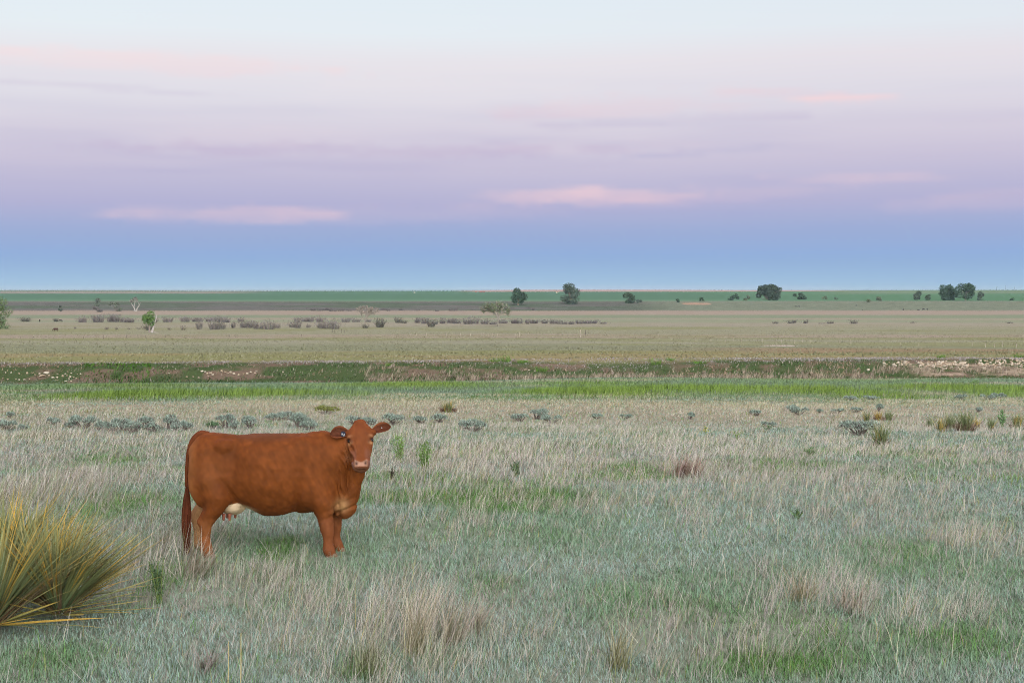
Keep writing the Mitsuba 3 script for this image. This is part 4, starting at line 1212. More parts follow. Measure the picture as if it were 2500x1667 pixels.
for px, h in ((550, 120), (581, 140)):
    x, y, z = spot(px, 1690)
    v, f = tube([(x, y, z - .02), (x + .004, y, z + .4 * h * y / F), (x + .006, y, z + h * y / F)], [.0042, .0035, .0022], 5)
    k = thing('grass_stalk', 'upright golden stalk at the bottom edge, ' + ('left' if px < 560 else 'right') + ' one of two', 'stalk')
    put(k, v, f, 'leafy', np.array([.52, .40, .20]))
#@@FAR

# ------------------------------------------------------------------ rocks of the cut bank
def rock_mesh(seed, flat=1.0):
    r = np.random.default_rng(seed)
    p = r.normal(0, 1, (16, 3)); p /= np.linalg.norm(p, axis=1, keepdims=True)
    p *= r.uniform(.75, 1.05, (16, 1)) * np.array([1, .85, .8 * flat])
    h = trimesh.convex.convex_hull(p)
    return np.array(h.vertices), np.array(h.faces)


for i, c in enumerate([(.56, .46, .36), (.50, .385, .28), (.62, .53, .43), (.47, .35, .26)]):
    scene[f'stone_{i}'] = {'type': 'diffuse', 'reflectance': mikit.proc((lambda c: lambda p, n, uv: mi.Color3f(*c) * (.75 + .5 * mikit.noise(p.x * 6, p.y * 6, p.z * 6)))(c))}
ROCK = [mikit.ply(rock_mesh(100 + i, 1.0 if i < 6 else .7), f'stone_{i % 4}') for i in range(8)]


def rock(px, row, w, h, text, group, var=None, cat='rock'):
    x, y, z = spot(px, row)
    k = thing('rock', text, cat, group)
    i = int(rng.integers(0, 8)) if var is None else var
    sx, sz = w * .5 * y / F, h * .55 * y / F
    rot = T().rotate([0, 0, 1], float(rng.uniform(0, 360))) if w / h < 1.8 else T().rotate([0, 0, 1], float(rng.uniform(-8, 8)))
    scene[k] = {**ROCK[i], 'to_world': T().translate([x, y - sx * .3, z + sz * .55]) @ T().scale([sx, sx * .9, sz]) @ rot if w / h < 1.8 else T().translate([x, y - .3, z + sz * .6]) @ rot @ T().scale([sx, sx * .5, sz])}


rock(112, 913, 18, 11, 'large pale slab rock on top of the pile at the left end of the bank', None, 2)
rock(103, 920, 16, 9, 'broad tan rock just below the large slab at the left of the bank', None, 1)
rock(2352, 889, 25, 9, 'long flat pale slab rock in the gap of the rock pile on the right', None, 0)
rock(2120, 905, 9, 9, 'pale rock standing alone on the bank left of the right rock pile', None, 2)
rock(2404, 902, 11, 10, 'squarish pale rock at the lower left of the far right pile', None, 0)
LEFT = [(12, 911, 4, 6), (26, 911, 5, 5), (45, 914, 7, 6), (65, 912, 8, 6), (76, 912, 6, 5), (84, 917, 6, 6), (95, 914, 9, 6), (97, 920, 10, 7), (118, 918, 6, 6), (128, 923, 10, 6), (138, 923, 8, 7), (139, 914, 6, 4), (38, 927, 4, 4), (45, 928, 7, 4),
        (58, 928, 7, 5), (70, 927, 6, 4), (152, 919, 8, 6), (158, 914, 7, 5), (163, 919, 9, 8), (170, 922, 8, 7), (172, 912, 7, 4), (167, 926, 8, 5), (178, 923, 6, 5), (185, 925, 5, 5), (188, 914, 4, 4), (195, 914, 4, 5), (139, 929, 5, 3), (160, 931, 8, 4), (173, 931, 7, 4), (5, 925, 8, 5), (18, 927, 8, 4)]
for a in LEFT:
    where = 'scattered among the green at the left edge of the picture' if a[0] < 90 else 'lying close around the large slab at the left of the bank' if a[0] < 145 else 'in the second small pile, right of the large slab'
    rock(*a, 'small pale rock ' + where, 'small rocks ' + where)
MID = [(405, 913, 8, 4), (412, 912, 6, 3), (455, 921, 8, 5), (470, 922, 7, 6), (484, 924, 7, 6), (492, 908, 10, 7), (500, 909, 9, 6), (505, 914, 10, 7), (514, 912, 9, 6), (519, 916, 8, 6), (508, 919, 7, 5), (541, 907, 8, 6), (549, 911, 9, 7), (556, 914, 8, 6), (563, 910, 9, 6), (570, 914, 10, 7), (582, 916, 8, 5), (603, 914, 9, 7),
       (612, 910, 7, 5), (622, 912, 9, 5), (626, 908, 7, 4), (690, 910, 6, 6), (694, 914, 5, 4), (1283, 904, 9, 5), (1292, 905, 6, 4), (1385, 906, 6, 5)]
for a in MID:
    where = 'at the right end of the dark green thicket on the bank' if a[0] < 450 else 'in the pile on the bank above the rump of the cow' if a[0] < 530 else 'in the pile on the bank above the back of the cow' if a[0] < 660 else 'alone in the grass at the middle of the bank'
    rock(*a, 'small tan rock ' + where, 'tan rocks ' + where)
r2 = np.random.default_rng(5)
RIGHT = []
for n, u0, u1, b0, b1, s in ((34, 2158, 2222, 895, 884, 6), (96, 2243, 2340, 903, 884, 6.5), (22, 2340, 2370, 905, 893, 6.5), (54, 2390, 2438, 902, 880, 6.2), (54, 2438, 2500, 899, 878, 6)):
    for _ in range(n):
        u = r2.uniform(u0, u1)
        RIGHT.append((u0, u, r2.uniform(b1, b0) - (u - u0) / max(u1 - u0, 1) * 1.5, s * r2.uniform(.7, 1.6), s * r2.uniform(.6, 1.2)))
HEAPS = {2158: 'in the small heap at the left end of the rocks on the right', 2243: 'in the long middle heap on the right bank', 2340: 'under the long flat slab in the gap of the right bank', 2390: 'in the tall heap right of the gap on the right bank', 2438: 'in the heap cut by the right edge of the picture'}
for u0, *a in RIGHT: rock(*a, 'pale rock ' + HEAPS[u0], 'rocks ' + HEAPS[u0])


# ------------------------------------------------------------------ trees and brush of the far plain
def limb_tree(base, h, spread, r0, seed, depth=4, first=.28, up=.55, lean=0.0, rmin=.13):
    """A bare branching skeleton: list of tubes and the twig ends."""
    r = np.random.default_rng(seed)
    tubes, ends = [], []

    def grow(p, d, L, rad, lev):
        q = p + d * L
        mid = (p + q) / 2 + r.normal(0, .07 * L, 3)
        tubes.append(tube([p, mid, q], [max(rad, rmin), max(rad * .85, rmin), max(rad * .68, rmin)], 6 if lev < 2 else 4, cap=False))
        if lev == depth:
            ends.append(q); return
        for _ in range(r.integers(2, 4) if lev else r.integers(3, 5)):
            side = r.normal(0, 1, 3); side -= d * (side @ d); side /= np.linalg.norm(side)
            nd = d * .75 + side * r.uniform(.5, .95) * spread + np.array([0, 0, up * .35])
            nd /= np.linalg.norm(nd)
            grow(q, nd, L * r.uniform(.62, .86), rad * .62, lev + 1)

    d0 = np.array([lean, 0, 1.0]); d0 /= np.linalg.norm(d0)
    grow(np.asarray(base, float) - np.array([0, 0, .2]), d0, h * first, r0, 0)
    return tubes, ends


def crown_leaves(lobes, n, size, col, seed, gaps=.42):
    r = np.random.default_rng(seed)
    lobes = np.array(lobes, float)
    wts = lobes[:, 3] ** 2; li = r.choice(len(lobes), n, p=wts / wts.sum())
    d = r.normal(0, 1, (n, 3)); d /= np.linalg.norm(d, axis=1, keepdims=True)
    p = lobes[li, :3] + d * (lobes[li, 3:4] * np.array([1, 1, .85])) * r.uniform(.35, 1.08, (n, 1)) ** .5
    sc = lobes[:, 3].mean()
    keep = meshkit.fbm(p / (sc * .55), 2, seed % 97) > gaps
    p = p[keep]; n = len(p)
    nrm = r.normal(0, 1, (n, 3)) + d[keep] * .8 + np.array([0, 0, .5]); nrm /= np.linalg.norm(nrm, axis=1, keepdims=True)
    a = np.cross(nrm, r.normal(0, 1, (n, 3))); a /= np.linalg.norm(a, axis=1, keepdims=True)
    b = np.cross(nrm, a)
    s = size * r.uniform(.6, 1.5, (n, 1))
    v = np.stack([p - a * s, p - b * s * .55, p + a * s, p + b * s * .55], 1).reshape(-1, 3)
    f = (np.arange(n)[:, None, None] * 4 + np.array([[0, 1, 2], [0, 2, 3]])[None]).reshape(-1, 3)
    tone = meshkit.noise(p / (sc * .7), 7)[:, None]
    c = np.array(col) * (.75 + .5 * tone) * (1 + r.normal(0, .2, (n, 1))).clip(.5, 1.6)
    return v, f, np.repeat(c, 4, 0)


def leafy_tree(name, cat, text, px0, px1, top, base, col, seed, n=1500, trunk=.22, lobes=9, y=None, bark=(.23, .19, .16), squash=1.0, gaps=.40, group=None, leaf=None):
    px = (px0 + px1) / 2
    x, y, z = spot(px, base) if y is None else on(px, y)
    s = y / F
    W, Hh = (px1 - px0) * s, (base - top) * s
    r = np.random.default_rng(seed)
    k = thing(name, text, cat, group)
    B = np.array([x, y, z])
    L = []
    for i in range(lobes):
        a = r.uniform(0, 2 * np.pi); q = r.uniform(.15, 1) ** .6
        zz = r.uniform(trunk, 1.0)
        prof = math.sin(math.pi * min(1, (zz - trunk + .10) / (1.12 - trunk) * .94)) ** .6
        rad = r.uniform(.19, .28) * min(W, Hh * 1.1)
        L.append((x + math.cos(a) * q * prof * (W * .5 - rad * .8), y + math.sin(a) * q * prof * (W * .45 - rad * .7), z + Hh * trunk + (zz - trunk) * (Hh * (1 - trunk) - rad * .75) / (1 - trunk) + rad * .1, rad * squash))
    tb = []
    split = B + np.array([r.normal(0, .03) * W, 0, Hh * (trunk + .08)])
    tb.append(tube([B - np.array([0, 0, .3]), (B + split) / 2 + np.array([r.normal(0, .02) * W, 0, 0]), split], [.042 * Hh, .034 * Hh, .028 * Hh], 7))
    for l in L:
        e = np.array(l[:3])
        tb.append(tube([split - np.array([0, 0, .05 * Hh]), (split + e) / 2 + r.normal(0, .03 * W, 3), e], [.02 * Hh, .013 * Hh, .006 * Hh], 5))
    v, f, _ = join(tb)
    put(part(k, 'trunk'), v, f, 'leafy', np.array(bark))
    v, f, c = crown_leaves(L, n, leaf or max(.30, 1.15 * px_w(y) * .62), col, seed, gaps)
    put(part(k, 'crown'), v, f, 'leafy', c)
    return k


DKG, GRYG, MIDG, OLV = (.062, .105, .066), (.095, .125, .092), (.08, .13, .06), (.13, .155, .095)
leafy_tree('cottonwood_tree', 'tree', 'dark round cottonwood with a pale trunk, left of the two near the middle', 1240, 1290, 702, 745, DKG, 11, 3000, .20, 12, gaps=.38, bark=(.42, .30, .23))
leafy_tree('cottonwood_tree', 'tree', 'tall grey-green cottonwood tree crossing the skyline right of the dark round one', 1366, 1417, 691, 743, GRYG, 12, 3600, .06, 14, gaps=.38, bark=(.33, .26, .21))
leafy_tree('bush', 'bush', 'dark green double bush on the bench right of the tall cottonwood', 1511, 1553, 714, 740, (.065, .10, .058), 13, 1500, .02, 8, gaps=.33)
leafy_tree('bush', 'bush', 'thin grey bush leaning on the right of the double bush', 1550, 1572, 730, 741, GRYG, 14, 400, .02, 4)
leafy_tree('bush', 'bush', 'small dark bush at the left end of the bare tan earth', 1650, 1666, 729, 738, DKG, 15, 400, .02, 4, gaps=.3)
leafy_tree('bush', 'bush', 'small dark bush above the right half of the bare tan earth', 1703, 1721, 726, 735, DKG, 16, 400, .02, 4, gaps=.3)
leafy_tree('bush', 'bush', 'dark three-humped bush left of the big spreading tree', 1765, 1807, 716, 733, DKG, 17, 1300, .02, 7, gaps=.32)
leafy_tree('bush', 'bush', 'thin pale bush between the three-humped bush and the big spreading tree', 1813, 1832, 721, 734, OLV, 18, 350, .02, 4)
leafy_tree('spreading_tree', 'tree', 'big spreading grey-green tree with layered crown rising above the skyline on the right', 1840, 1912, 693, 733, (.070, .095, .068), 19, 6500, .03, 30, squash=.85, gaps=.34)
leafy_tree('bush', 'bush', 'wide dark green thicket right of the big spreading tree', 1932, 1984, 710, 731, DKG, 20, 1900, .02, 9, gaps=.30)
leafy_tree('bush', 'bush', 'low olive bush right of the wide dark thicket', 2003, 2021, 722, 731, OLV, 21, 400, .02, 4, gaps=.3)
leafy_tree('bush', 'bush', 'tiny dark bush right of the low olive bush', 2036, 2046, 726, 732, GRYG, 22, 160, .02, 3, gaps=.3)
leafy_tree('bush', 'bush', 'sparse brownish bush, left one of the pair left of the tall grove', 2112, 2127, 726, 737, OLV, 23, 350, .02, 4)
leafy_tree('bush', 'bush', 'olive bush, right one of the pair left of the tall grove', 2136, 2155, 724, 736, OLV, 24, 450, .02, 5, gaps=.3)
leafy_tree('young_tree', 'tree', 'round young dark tree left of the tall grove on the right', 2228, 2254, 711, 732, GRYG, 25, 1000, .05, 7, gaps=.33)
leafy_tree('young_tree', 'tree', 'narrow young tree beside the round one left of the tall grove', 2258, 2273, 713, 733, (.085, .12, .075), 26, 600, .05, 5)
leafy_tree('cottonwood_tree', 'tree', 'left tall dark tree of the grove on the right that rises above the skyline', 2283, 2340, 692, 733, DKG, 27, 4000, .10, 17, gaps=.37)
leafy_tree('cottonwood_tree', 'tree', 'right tall dark tree of the grove with a gap of sky under its crown', 2328, 2385, 692, 734, DKG, 28, 4000, .14, 17, gaps=.42)
leafy_tree('young_tree', 'tree', 'lower grey-green tree at the right end of the grove', 2378, 2402, 709, 733, GRYG, 29, 700, .05, 6)
leafy_tree('bush', 'bush', 'single dark bush near the right edge below the skyline', 2464, 2477, 725, 733, DKG, 30, 300, .02, 4, gaps=.3)
leafy_tree('thin_tree', 'tree', 'thin grey-green tree at the left, in front of the green fields', 226, 248, 722, 748, (.14, .16, .12), 31, 600, .1, 6, gaps=.45)
leafy_tree('bush', 'bush', 'small dark pointed bush left of the thin grey-green tree', 143, 154, 746, 762, (.085, .10, .075), 32, 350, .02, 4, gaps=.3)
leafy_tree('bush', 'bush', 'wide faint grey-green thicket between the thin tree and the white dead tree', 246, 318, 735, 760, (.15, .165, .125), 33, 1300, .02, 9, squash=.7, gaps=.46)
leafy_tree('bush', 'bush', 'low grey-brown bush below the thin grey-green tree', 222, 252, 748, 762, (.155, .135, .13), 34, 600, .02, 5, gaps=.4)
leafy_tree('edge_tree', 'tree', 'fresh green tree cut by the left edge of the picture', -50, 38, 722, 803, (.150, .205, .095), 35, 5200, .05, 20, gaps=.45, squash=.85)
GT = leafy_tree('half_dead_tree', 'tree', 'small bright green tree with a bare dead limb on its right', 342, 386, 757, 812, (.125, .205, .062), 36, 1500, .42, 8, bark=(.32, .25, .23), gaps=.36)
x, y, z = spot(374, 812)
s = y / F
dead = [tube([(x - 4 * s, y, z), (x + 2 * s, y, z + 18 * s), (x + 6 * s, y, z + 30 * s), (x + 9 * s, y, z + 44 * s)], [3.2 * s, 1.8 * s, 1.3 * s, .6 * s], 6), tube([(x + 4 * s, y, z + 24 * s), (x - 3 * s, y, z + 33 * s)], [1.2 * s, .7 * s], 5),
        tube([(x + 4 * s, y - 2, z + .2), (x + 18 * s, y - 2, z - .1)], [.9 * s, .6 * s], 5)]
v, f, _ = join(dead)
k = part(GT, 'dead_limb')
put(k, v, f, 'leafy', np.array([.45, .38, .37]))
label(k, 'bare whitish dead limb')
# the scrub round its foot belongs to no thing: three little shrubs come with the brush below


def bare_tree(text, px0, px1, top, base, seed, bark, leaf=None, depth=5, spread=.95, r=.028, name='bare_tree', first=.26):
    px = (px0 + px1) / 2
    x, y, z = spot(px, base)
    s = y / F
    tubes, ends = limb_tree((x, y, z), (base - top) * s, spread, r * (base - top) * s, seed, depth, first, .62)
    v, f, _ = join(tubes)
    # scale the skeleton to the tree's size
    B = np.array([x, y, z])
    w = v - B
    w[:, 2] *= (base - top) * s / w[:, 2].max()
    k1 = (px1 - px0) * s / (w[:, 0].max() - w[:, 0].min())
    t = np.clip(w[:, 2] / ((base - top) * s), 0, 1) ** .5
    w[:, :2] *= (1 - t[:, None]) + t[:, None] * k1
    k = thing(name, text, 'tree')
    put(part(k, 'trunk'), B + w, f, 'leafy', np.array(bark) * (.85 + .3 * rng.uniform(0, 1, (len(w), 1))))
    if leaf:
        hi = w[w[:, 2] > .35 * w[:, 2].max()]
        p = B + hi[rng.integers(0, len(hi), 2400)] + rng.normal(0, .45, (2400, 3))
        v, f, c = sprays(p, 2400, .55, .30, vary(leaf, 2400, .2), lean=(.2, .95))
        put(part(k, 'crown'), v, f, 'leafy', c)


bare_tree('bare grey-brown tree standing alone in the plain, above and right of the cow head', 862, 920, 745, 800, 5, (.27, .225, .195))
bare_tree('wide twiggy tree with first green leaves, in the middle brush row', 1176, 1258, 736, 797, 8, (.25, .215, .185), (.185, .225, .130))
# the white dead tree
x, y, z = spot(331, 761)
s = y / F
k = thing('dead_tree', 'dead white tree with a forked trunk in front of the far scarp on the left', 'tree')
tb = [tube([(x, y, z - .2), (x - 3 * s, y, z + 9 * s), (x - 8 * s, y, z + 17 * s), (x - 13 * s, y, z + 27 * s)], [1.7 * s, 1.2 * s, .8 * s, .4 * s], 6), tube([(x + 1.5 * s, y, z - .2), (x + 4 * s, y, z + 8 * s), (x + 9 * s, y, z + 15 * s), (x + 12 * s, y, z + 22 * s)], [1.7 * s, 1.2 * s, .8 * s, .4 * s], 6),
      tube([(x - 4 * s, y, z + 11 * s), (x - 1 * s, y, z + 22 * s), (x + 2 * s, y, z + 33 * s)], [.8 * s, .6 * s, .3 * s], 5), tube([(x - 1 * s, y, z + 22 * s), (x - 5 * s, y, z + 33 * s)], [.5 * s, .25 * s], 5), tube([(x + 9 * s, y, z + 15 * s), (x + 5 * s, y, z + 29 * s)], [.5 * s, .25 * s], 5)]
v, f, _ = join(tb)
put(part(k, 'trunk'), v, f, 'leafy', np.array([.40, .355, .335]))
v, f, c = crown_leaves([(x - 9 * s, y, z + 27 * s, 5 * s), (x, y, z + 32 * s, 5 * s), (x + 4 * s, y, z + 27 * s, 4 * s)], 260, .7, (.26, .24, .21), 40, .5)
put(part(k, 'twigs'), v, f, 'leafy', c)


def willow(px, row, w, h, text, col=(.20, .17, .165), group='leafless brush on the plain', n=70, name='brush_shrub'):
    x, y, z = spot(px, row)
    s = y / F
    W, Hh = w * s * rng.uniform(1.1, 1.9), h * s * rng.uniform(.78, 1.22)
    x += rng.normal(0, 2.2) * s * (group is not None); y += rng.normal(0, .012) * y * (group is not None); z = float(ground_z(x, y))
    n = int(n * (.7 + w / 16))
    k = thing(name, text, 'shrub', group)
    bx = rng.uniform(-.28, .28, n) * W
    bump = .60 + .55 * meshkit.noise(np.stack([(x + bx) / (.35 * W), bx * 0, bx * 0 + px], -1))
    P = np.stack([x + bx, y + rng.normal(0, .2, n) * W, np.full(n, z - .1)], 1)
    out = bx / max(W, .1) * 1.0 + rng.normal(0, .16, n)
    col = vary(col, n, .2, .06)
    v, f, c = blades(P, Hh * rng.uniform(.5, 1.1, n) * bump, .45 * px_w(y) * rng.uniform(.6, 1.2, n), np.where(out > 0, 0, np.pi) + rng.normal(0, .5, n), np.clip(np.abs(out), 0, .7), .1, col, 2)
    m = n // 2
    li = rng.integers(0, n, m)
    q = P[li] + np.stack([rng.normal(0, .26, m) * W, rng.normal(0, .2, m) * W, Hh * rng.uniform(.25, .9, m)], 1)
    v2, f2, c2 = sprays(q, m, .22 * Hh, .7 * px_w(y), col[li] * 1.05, lean=(.1, .8))
    v, f, c = join([(v, f, c), (v2, f2, c2)])
    put(k, v, f, 'leafy', c)


BACK = [(206, 13, 12), (219, 14, 15), (236, 18, 17), (254, 20, 18), (272, 20, 18), (289, 20, 18), (305, 16, 16), (320, 18, 14), (337, 18, 13), (392, 20, 13), (410, 20, 14), (428, 22, 14), (450, 18, 12), (470, 16, 14), (484, 14, 15), (505, 16, 14), (523, 20, 16), (543, 18, 14), (560, 18, 13), (583, 12, 13),
        (727, 12, 13), (742, 16, 14), (758, 16, 13), (778, 16, 14), (850, 20, 13), (872, 18, 10), (905, 14, 8)]
for i, (px, w, h) in enumerate(BACK):
    willow(px, 786, w, h, f'leafless purple-brown shrub, {ordinal(i + 1)} from the left in the rear brush row')
FRONT = [(501, 802, 12, 22), (525, 804, 30, 30), (543, 803, 14, 18), (572, 800, 9, 14), (592, 801, 18, 20), (609, 801, 18, 22), (622, 800, 10, 14), (634, 802, 22, 23), (662, 803, 24, 22), (681, 800, 16, 15), (698, 802, 26, 22), (722, 801, 12, 22), (742, 801, 8, 11), (776, 801, 14, 14), (798, 802, 32, 24), (829, 801, 18, 16)]
for i, (px, row, w, h) in enumerate(FRONT):
    willow(px, row, w, h, f'leafless grey-brown shrub, {ordinal(i + 1)} from the left in the front brush row', (.21, .18, .165))
MIDR = [(1019, 15, 12), (1038, 16, 13), (1068, 14, 14), (1081, 16, 13), (1098, 20, 11), (1115, 22, 12), (1139, 16, 14), (1160, 22, 16), (1182, 20, 12), (1203, 22, 11), (1232, 22, 11), (1252, 18, 11), (1269, 20, 13), (1285, 10, 14), (1304, 26, 13), (1330, 20, 10), (1350, 18, 11), (1374, 24, 11), (1391, 18, 9), (1411, 26, 9), (1428, 16, 8), (1447, 22, 13), (1472, 22, 5)]
for i, (px, w, h) in enumerate(MIDR):
    willow(px, 790, w, h, f'leafless dark shrub, {ordinal(i + 1)} from the left in the middle brush row', (.175, .15, .148))
for px, row, w, h, t in [(928, 799, 26, 20, 'dark round bush right of the bare tree'), (972, 788, 16, 13, 'single grey bush between the dark round bush and the middle brush row'), (986, 789, 14, 7, 'low grey bush left of the middle brush row'), (1053, 798, 18, 20, 'dark bush standing in front of the middle brush row'),
                         (62, 785, 19, 13, 'grey-brown bush alone near the left edge'), (136, 785, 12, 8, 'small grey-green bush between the two far black cows'), (892, 801, 14, 10, 'dark low bush at the foot of the bare tree'), (364, 806, 14, 18, 'brown scrub at the foot of the half dead tree')]:
    willow(px, row, w, h, t, (.135, .125, .105), None)
SMALL = [(200, 801, 6, 5), (244, 804, 6, 6), (262, 804, 7, 6), (272, 804, 6, 4), (292, 804, 6, 6), (315, 804, 6, 5), (326, 804, 8, 5), (338, 804, 9, 14), (358, 803, 5, 4), (424, 804, 7, 7), (463, 804, 10, 10), (488, 803, 8, 5)]
for i, (px, row, w, h) in enumerate(SMALL):
    willow(px, row, w, h, f'tiny brown shrub, {ordinal(i + 1)} from the left in the thin line at the left', (.17, .14, .12), 'tiny shrubs in a line', 30)
RSM = [(1895, 790, 16, 7), (1938, 790, 16, 7), (1956, 790, 12, 8), (1969, 790, 8, 6), (1980, 790, 9, 9), (2026, 790, 10, 10), (2038, 790, 7, 6), (2088, 790, 16, 12), (2236, 789, 12, 4), (2480, 790, 18, 6), (2010, 790, 20, 3)]
for i, (px, row, w, h) in enumerate(RSM):
    willow(px, row, w, h, f'small dark shrub, {ordinal(i + 1)} from the left on the right side of the plain', (.135, .115, .110), 'shrubs on the right side of the plain', 36)
TOPR = [(769, 18, 8), (782, 14, 8), (802, 16, 7), (820, 18, 7), (838, 14, 6), (858, 14, 6), (915, 14, 5), (935, 16, 5), (953, 10, 4), (972, 12, 4), (1022, 16, 4), (1070, 8, 4), (1105, 20, 5), (1155, 10, 4), (1294, 8, 5), (1304, 8, 5)]
for i, (px, w, h) in enumerate(TOPR):
    willow(px, 758.5, w, h, f'low dark brush, {ordinal(i + 1)} from the left along the foot of the scarp', (.125, .105, .105), 'brush at the foot of the scarp', 40)
LUSH = [(1210, 884, 26, 12), (1237, 885, 20, 16), (1275, 884, 28, 11), (1320, 883, 26, 12), (1597, 884, 20, 14), (1637, 880, 14, 8), (1710, 882, 30, 9), (955, 887, 14, 11), (2300, 874, 24, 8), (2480, 872, 30, 9), (2400, 938, 16, 14)]
for i, (px, row, w, h) in enumerate(LUSH):
    willow(px, row, w, h, f'bright green bush, {ordinal(i + 1)} from the left on and below the creek bank', (.13, .235, .045), 'bright green bushes by the creek', 60, 'green_bush')


# ------------------------------------------------------------------ cattle of the far plain
def hull_cow(grazing=True, lying=False):
    import manifold3d as m3

    def ball(c, r): return m3.Manifold.sphere(r, 10).translate(list(map(float, c)))

    def bone(*cr): return m3.Manifold.batch_hull([ball(c, r) for c, r in cr])

    dz = -.42 if lying else 0.0
    body = bone(((-.68, 0, 1.02 + dz), .26), ((-.1, 0, .86 + dz), .36), ((.45, 0, .95 + dz), .30))
    body += bone(((.45, 0, 1.0 + dz), .24), ((.85, 0, (.78 if grazing else 1.18) + dz), .14))
    hz = (.22 if grazing else 1.22) + (dz * (0 if grazing else 1))
    body += bone(((.85, 0, (.78 if grazing else 1.20) + dz), .14), ((1.08 if grazing else 1.0, 0, hz + .22), .10), ((1.18 if grazing else 1.25, 0, hz - .02), .065))
    for s in (-1, 1):
        body += bone(((1.0 if grazing else .98, s * .10, hz + .27), .04), ((.95, s * .26, hz + .27), .03))
        if lying:
            body += bone(((.45, s * .2, .35), .12), ((.75, s * .28, .12), .07)); body += bone(((-.6, s * .22, .35), .16), ((-.25, s * .32, .10), .07))
        else:
            body += bone(((.45, s * .17, .75), .13), ((.47, s * .16, .35), .06)); body += bone(((.47, s * .16, .35), .06), ((.49, s * .16, .03), .055))
            body += bone(((-.62, s * .17, .85), .19), ((-.55, s * .17, .55), .11)); body += bone(((-.55, s * .17, .55), .11), ((-.72, s * .16, .38), .065)); body += bone(((-.72, s * .16, .38), .065), ((-.68, s * .16, .03), .055))
    body += bone(((-.90, 0, 1.15 + dz), .035), ((-.97, 0, .6 + max(dz, -.3)), .05))
    mm = body.refine_to_length(.12).to_mesh()
    v, f = mm.vert_properties[:, :3].astype(float), mm.tri_verts.astype(int)
    return relax(v, f, 2), f


scene['black_hide'] = bs((.020, .017, .018), .6)
scene['brown_hide'] = bs((.060, .022, .016), .6)
GRZ, LIE, STD = hull_cow(True), hull_cow(False, True), hull_cow(False)
for px, row, ang, kind, mat, text, size in [(135, 809, 180, GRZ, 'brown_hide', 'dark brown cow grazing on the plain at the left, nearest of the far cattle', 1.12), (97, 785.5, 100, GRZ, 'black_hide', 'far black cow on the left, left of the small grey-green bush', 1.0), (148, 785.5, 15, GRZ, 'black_hide', 'far black cow just right of the small grey-green bush', .95),
                                            (2105, 757.6, 60, GRZ, 'black_hide', 'far dark cow alone at the left of the herd on the right', .7), (2205, 757.6, 45, GRZ, 'black_hide', 'far black cow, first of the group of five on the right', .95), (2224, 757.6, 90, LIE, 'black_hide', 'tiny dark calf, second of the group of five on the right', .7),
                                            (2242, 757.6, 180, LIE, 'black_hide', 'far dark cow lying down, third of the group of five', .9), (2254.5, 757.4, 8, STD, 'black_hide', 'far black cow standing sideways, fourth of the group of five', 1.05), (2264, 757.4, 40, GRZ, 'black_hide', 'far black cow grazing, last of the group of five on the right', 1.05),
                                            (1943, 749.5, 0, GRZ, 'black_hide', 'tiny dark cow far off below the big spreading tree, left of two', .75), (1950, 749.5, 180, GRZ, 'black_hide', 'tiny dark cow far off below the big spreading tree, right of two', .75), (2090, 747, 90, GRZ, 'black_hide', 'tiny dark cow highest up on the green slope at the right', .8)]:
    x, y, z = spot(px, row)
    k = thing('far_cow', text, 'cow', 'far cattle on the plain')
    scene[k] = mikit.ply(kind, mat, smooth=True, to_world=T().translate([x, y, z]) @ T().rotate([0, 0, 1], ang) @ T().scale(size))

# ------------------------------------------------------------------ fence posts
scene['post_wood'] = {'type': 'diffuse', 'reflectance': mikit.proc(lambda p, n, uv: mi.Color3f(.42, .36, .29) * (.7 + .6 * mikit.noise(p.x * 3, p.y * 3, p.z * 1.5)))}
scene['post_dark'] = bs((.13, .105, .09))


def post(px, row, h, text, mat='post_wood', group='posts of the wire fence', r=.075):
    x, y, z = spot(px, row)
    Hh = h * y / F
    ln = rng.normal(0, .03)
    v, f = tube([(x, y, z - .4), (x + ln * Hh * .5, y, z + Hh * .5), (x + ln * Hh, y, z + Hh * .97), (x + ln * Hh, y, z + Hh)], [r * 1.05, r, r * .92, r * .6], 7)
    k = thing('fence_post', text, 'fence post', group)
    put(k, v, f, mat, smooth=40)


FP = [(50, 827, 8), (80, 826, 5), (203, 827, 6), (252, 828, 10), (308, 826, 10), (355, 826, 8), (404, 825, 7), (560, 823, 7), (575, 824, 6), (735, 823, 8)]
for i, (px, row, h) in enumerate(FP): post(px, row, h, f'thin dark fence post, {ordinal(i + 1)} from the left in the left part of the fence', 'post_dark', r=.06)
for i, (px, h) in enumerate([(811, 9), (816, 8), (834, 9), (841, 7)]): post(px, 812.5, h, f'dark post, {ordinal(i + 1)} of the four of the gate in the brush row', 'post_dark', 'posts of the gate', .10)
FPM = [(1003, 822, 8), (1016, 821, 6), (1041, 821, 9), (1061, 822, 6), (1090, 821, 10), (1124, 822, 9), (1148, 821, 8), (1176, 822, 11), (1181, 820, 8), (1192, 821, 7), (1203, 821, 9), (1215, 820, 6), (1258, 821, 6), (1269, 821, 11), (1290, 820, 8)]
for i, (px, row, h) in enumerate(FPM): post(px, row, h, f'pale wooden fence post, {ordinal(i + 1)} from the left in the middle part of the fence')
post(1417, 823, 18, 'tall pale wooden corner post of the fence right of the middle', r=.16)
post(1429, 818, 13, 'dark leaning post just right of the tall corner post', 'post_dark', r=.12)
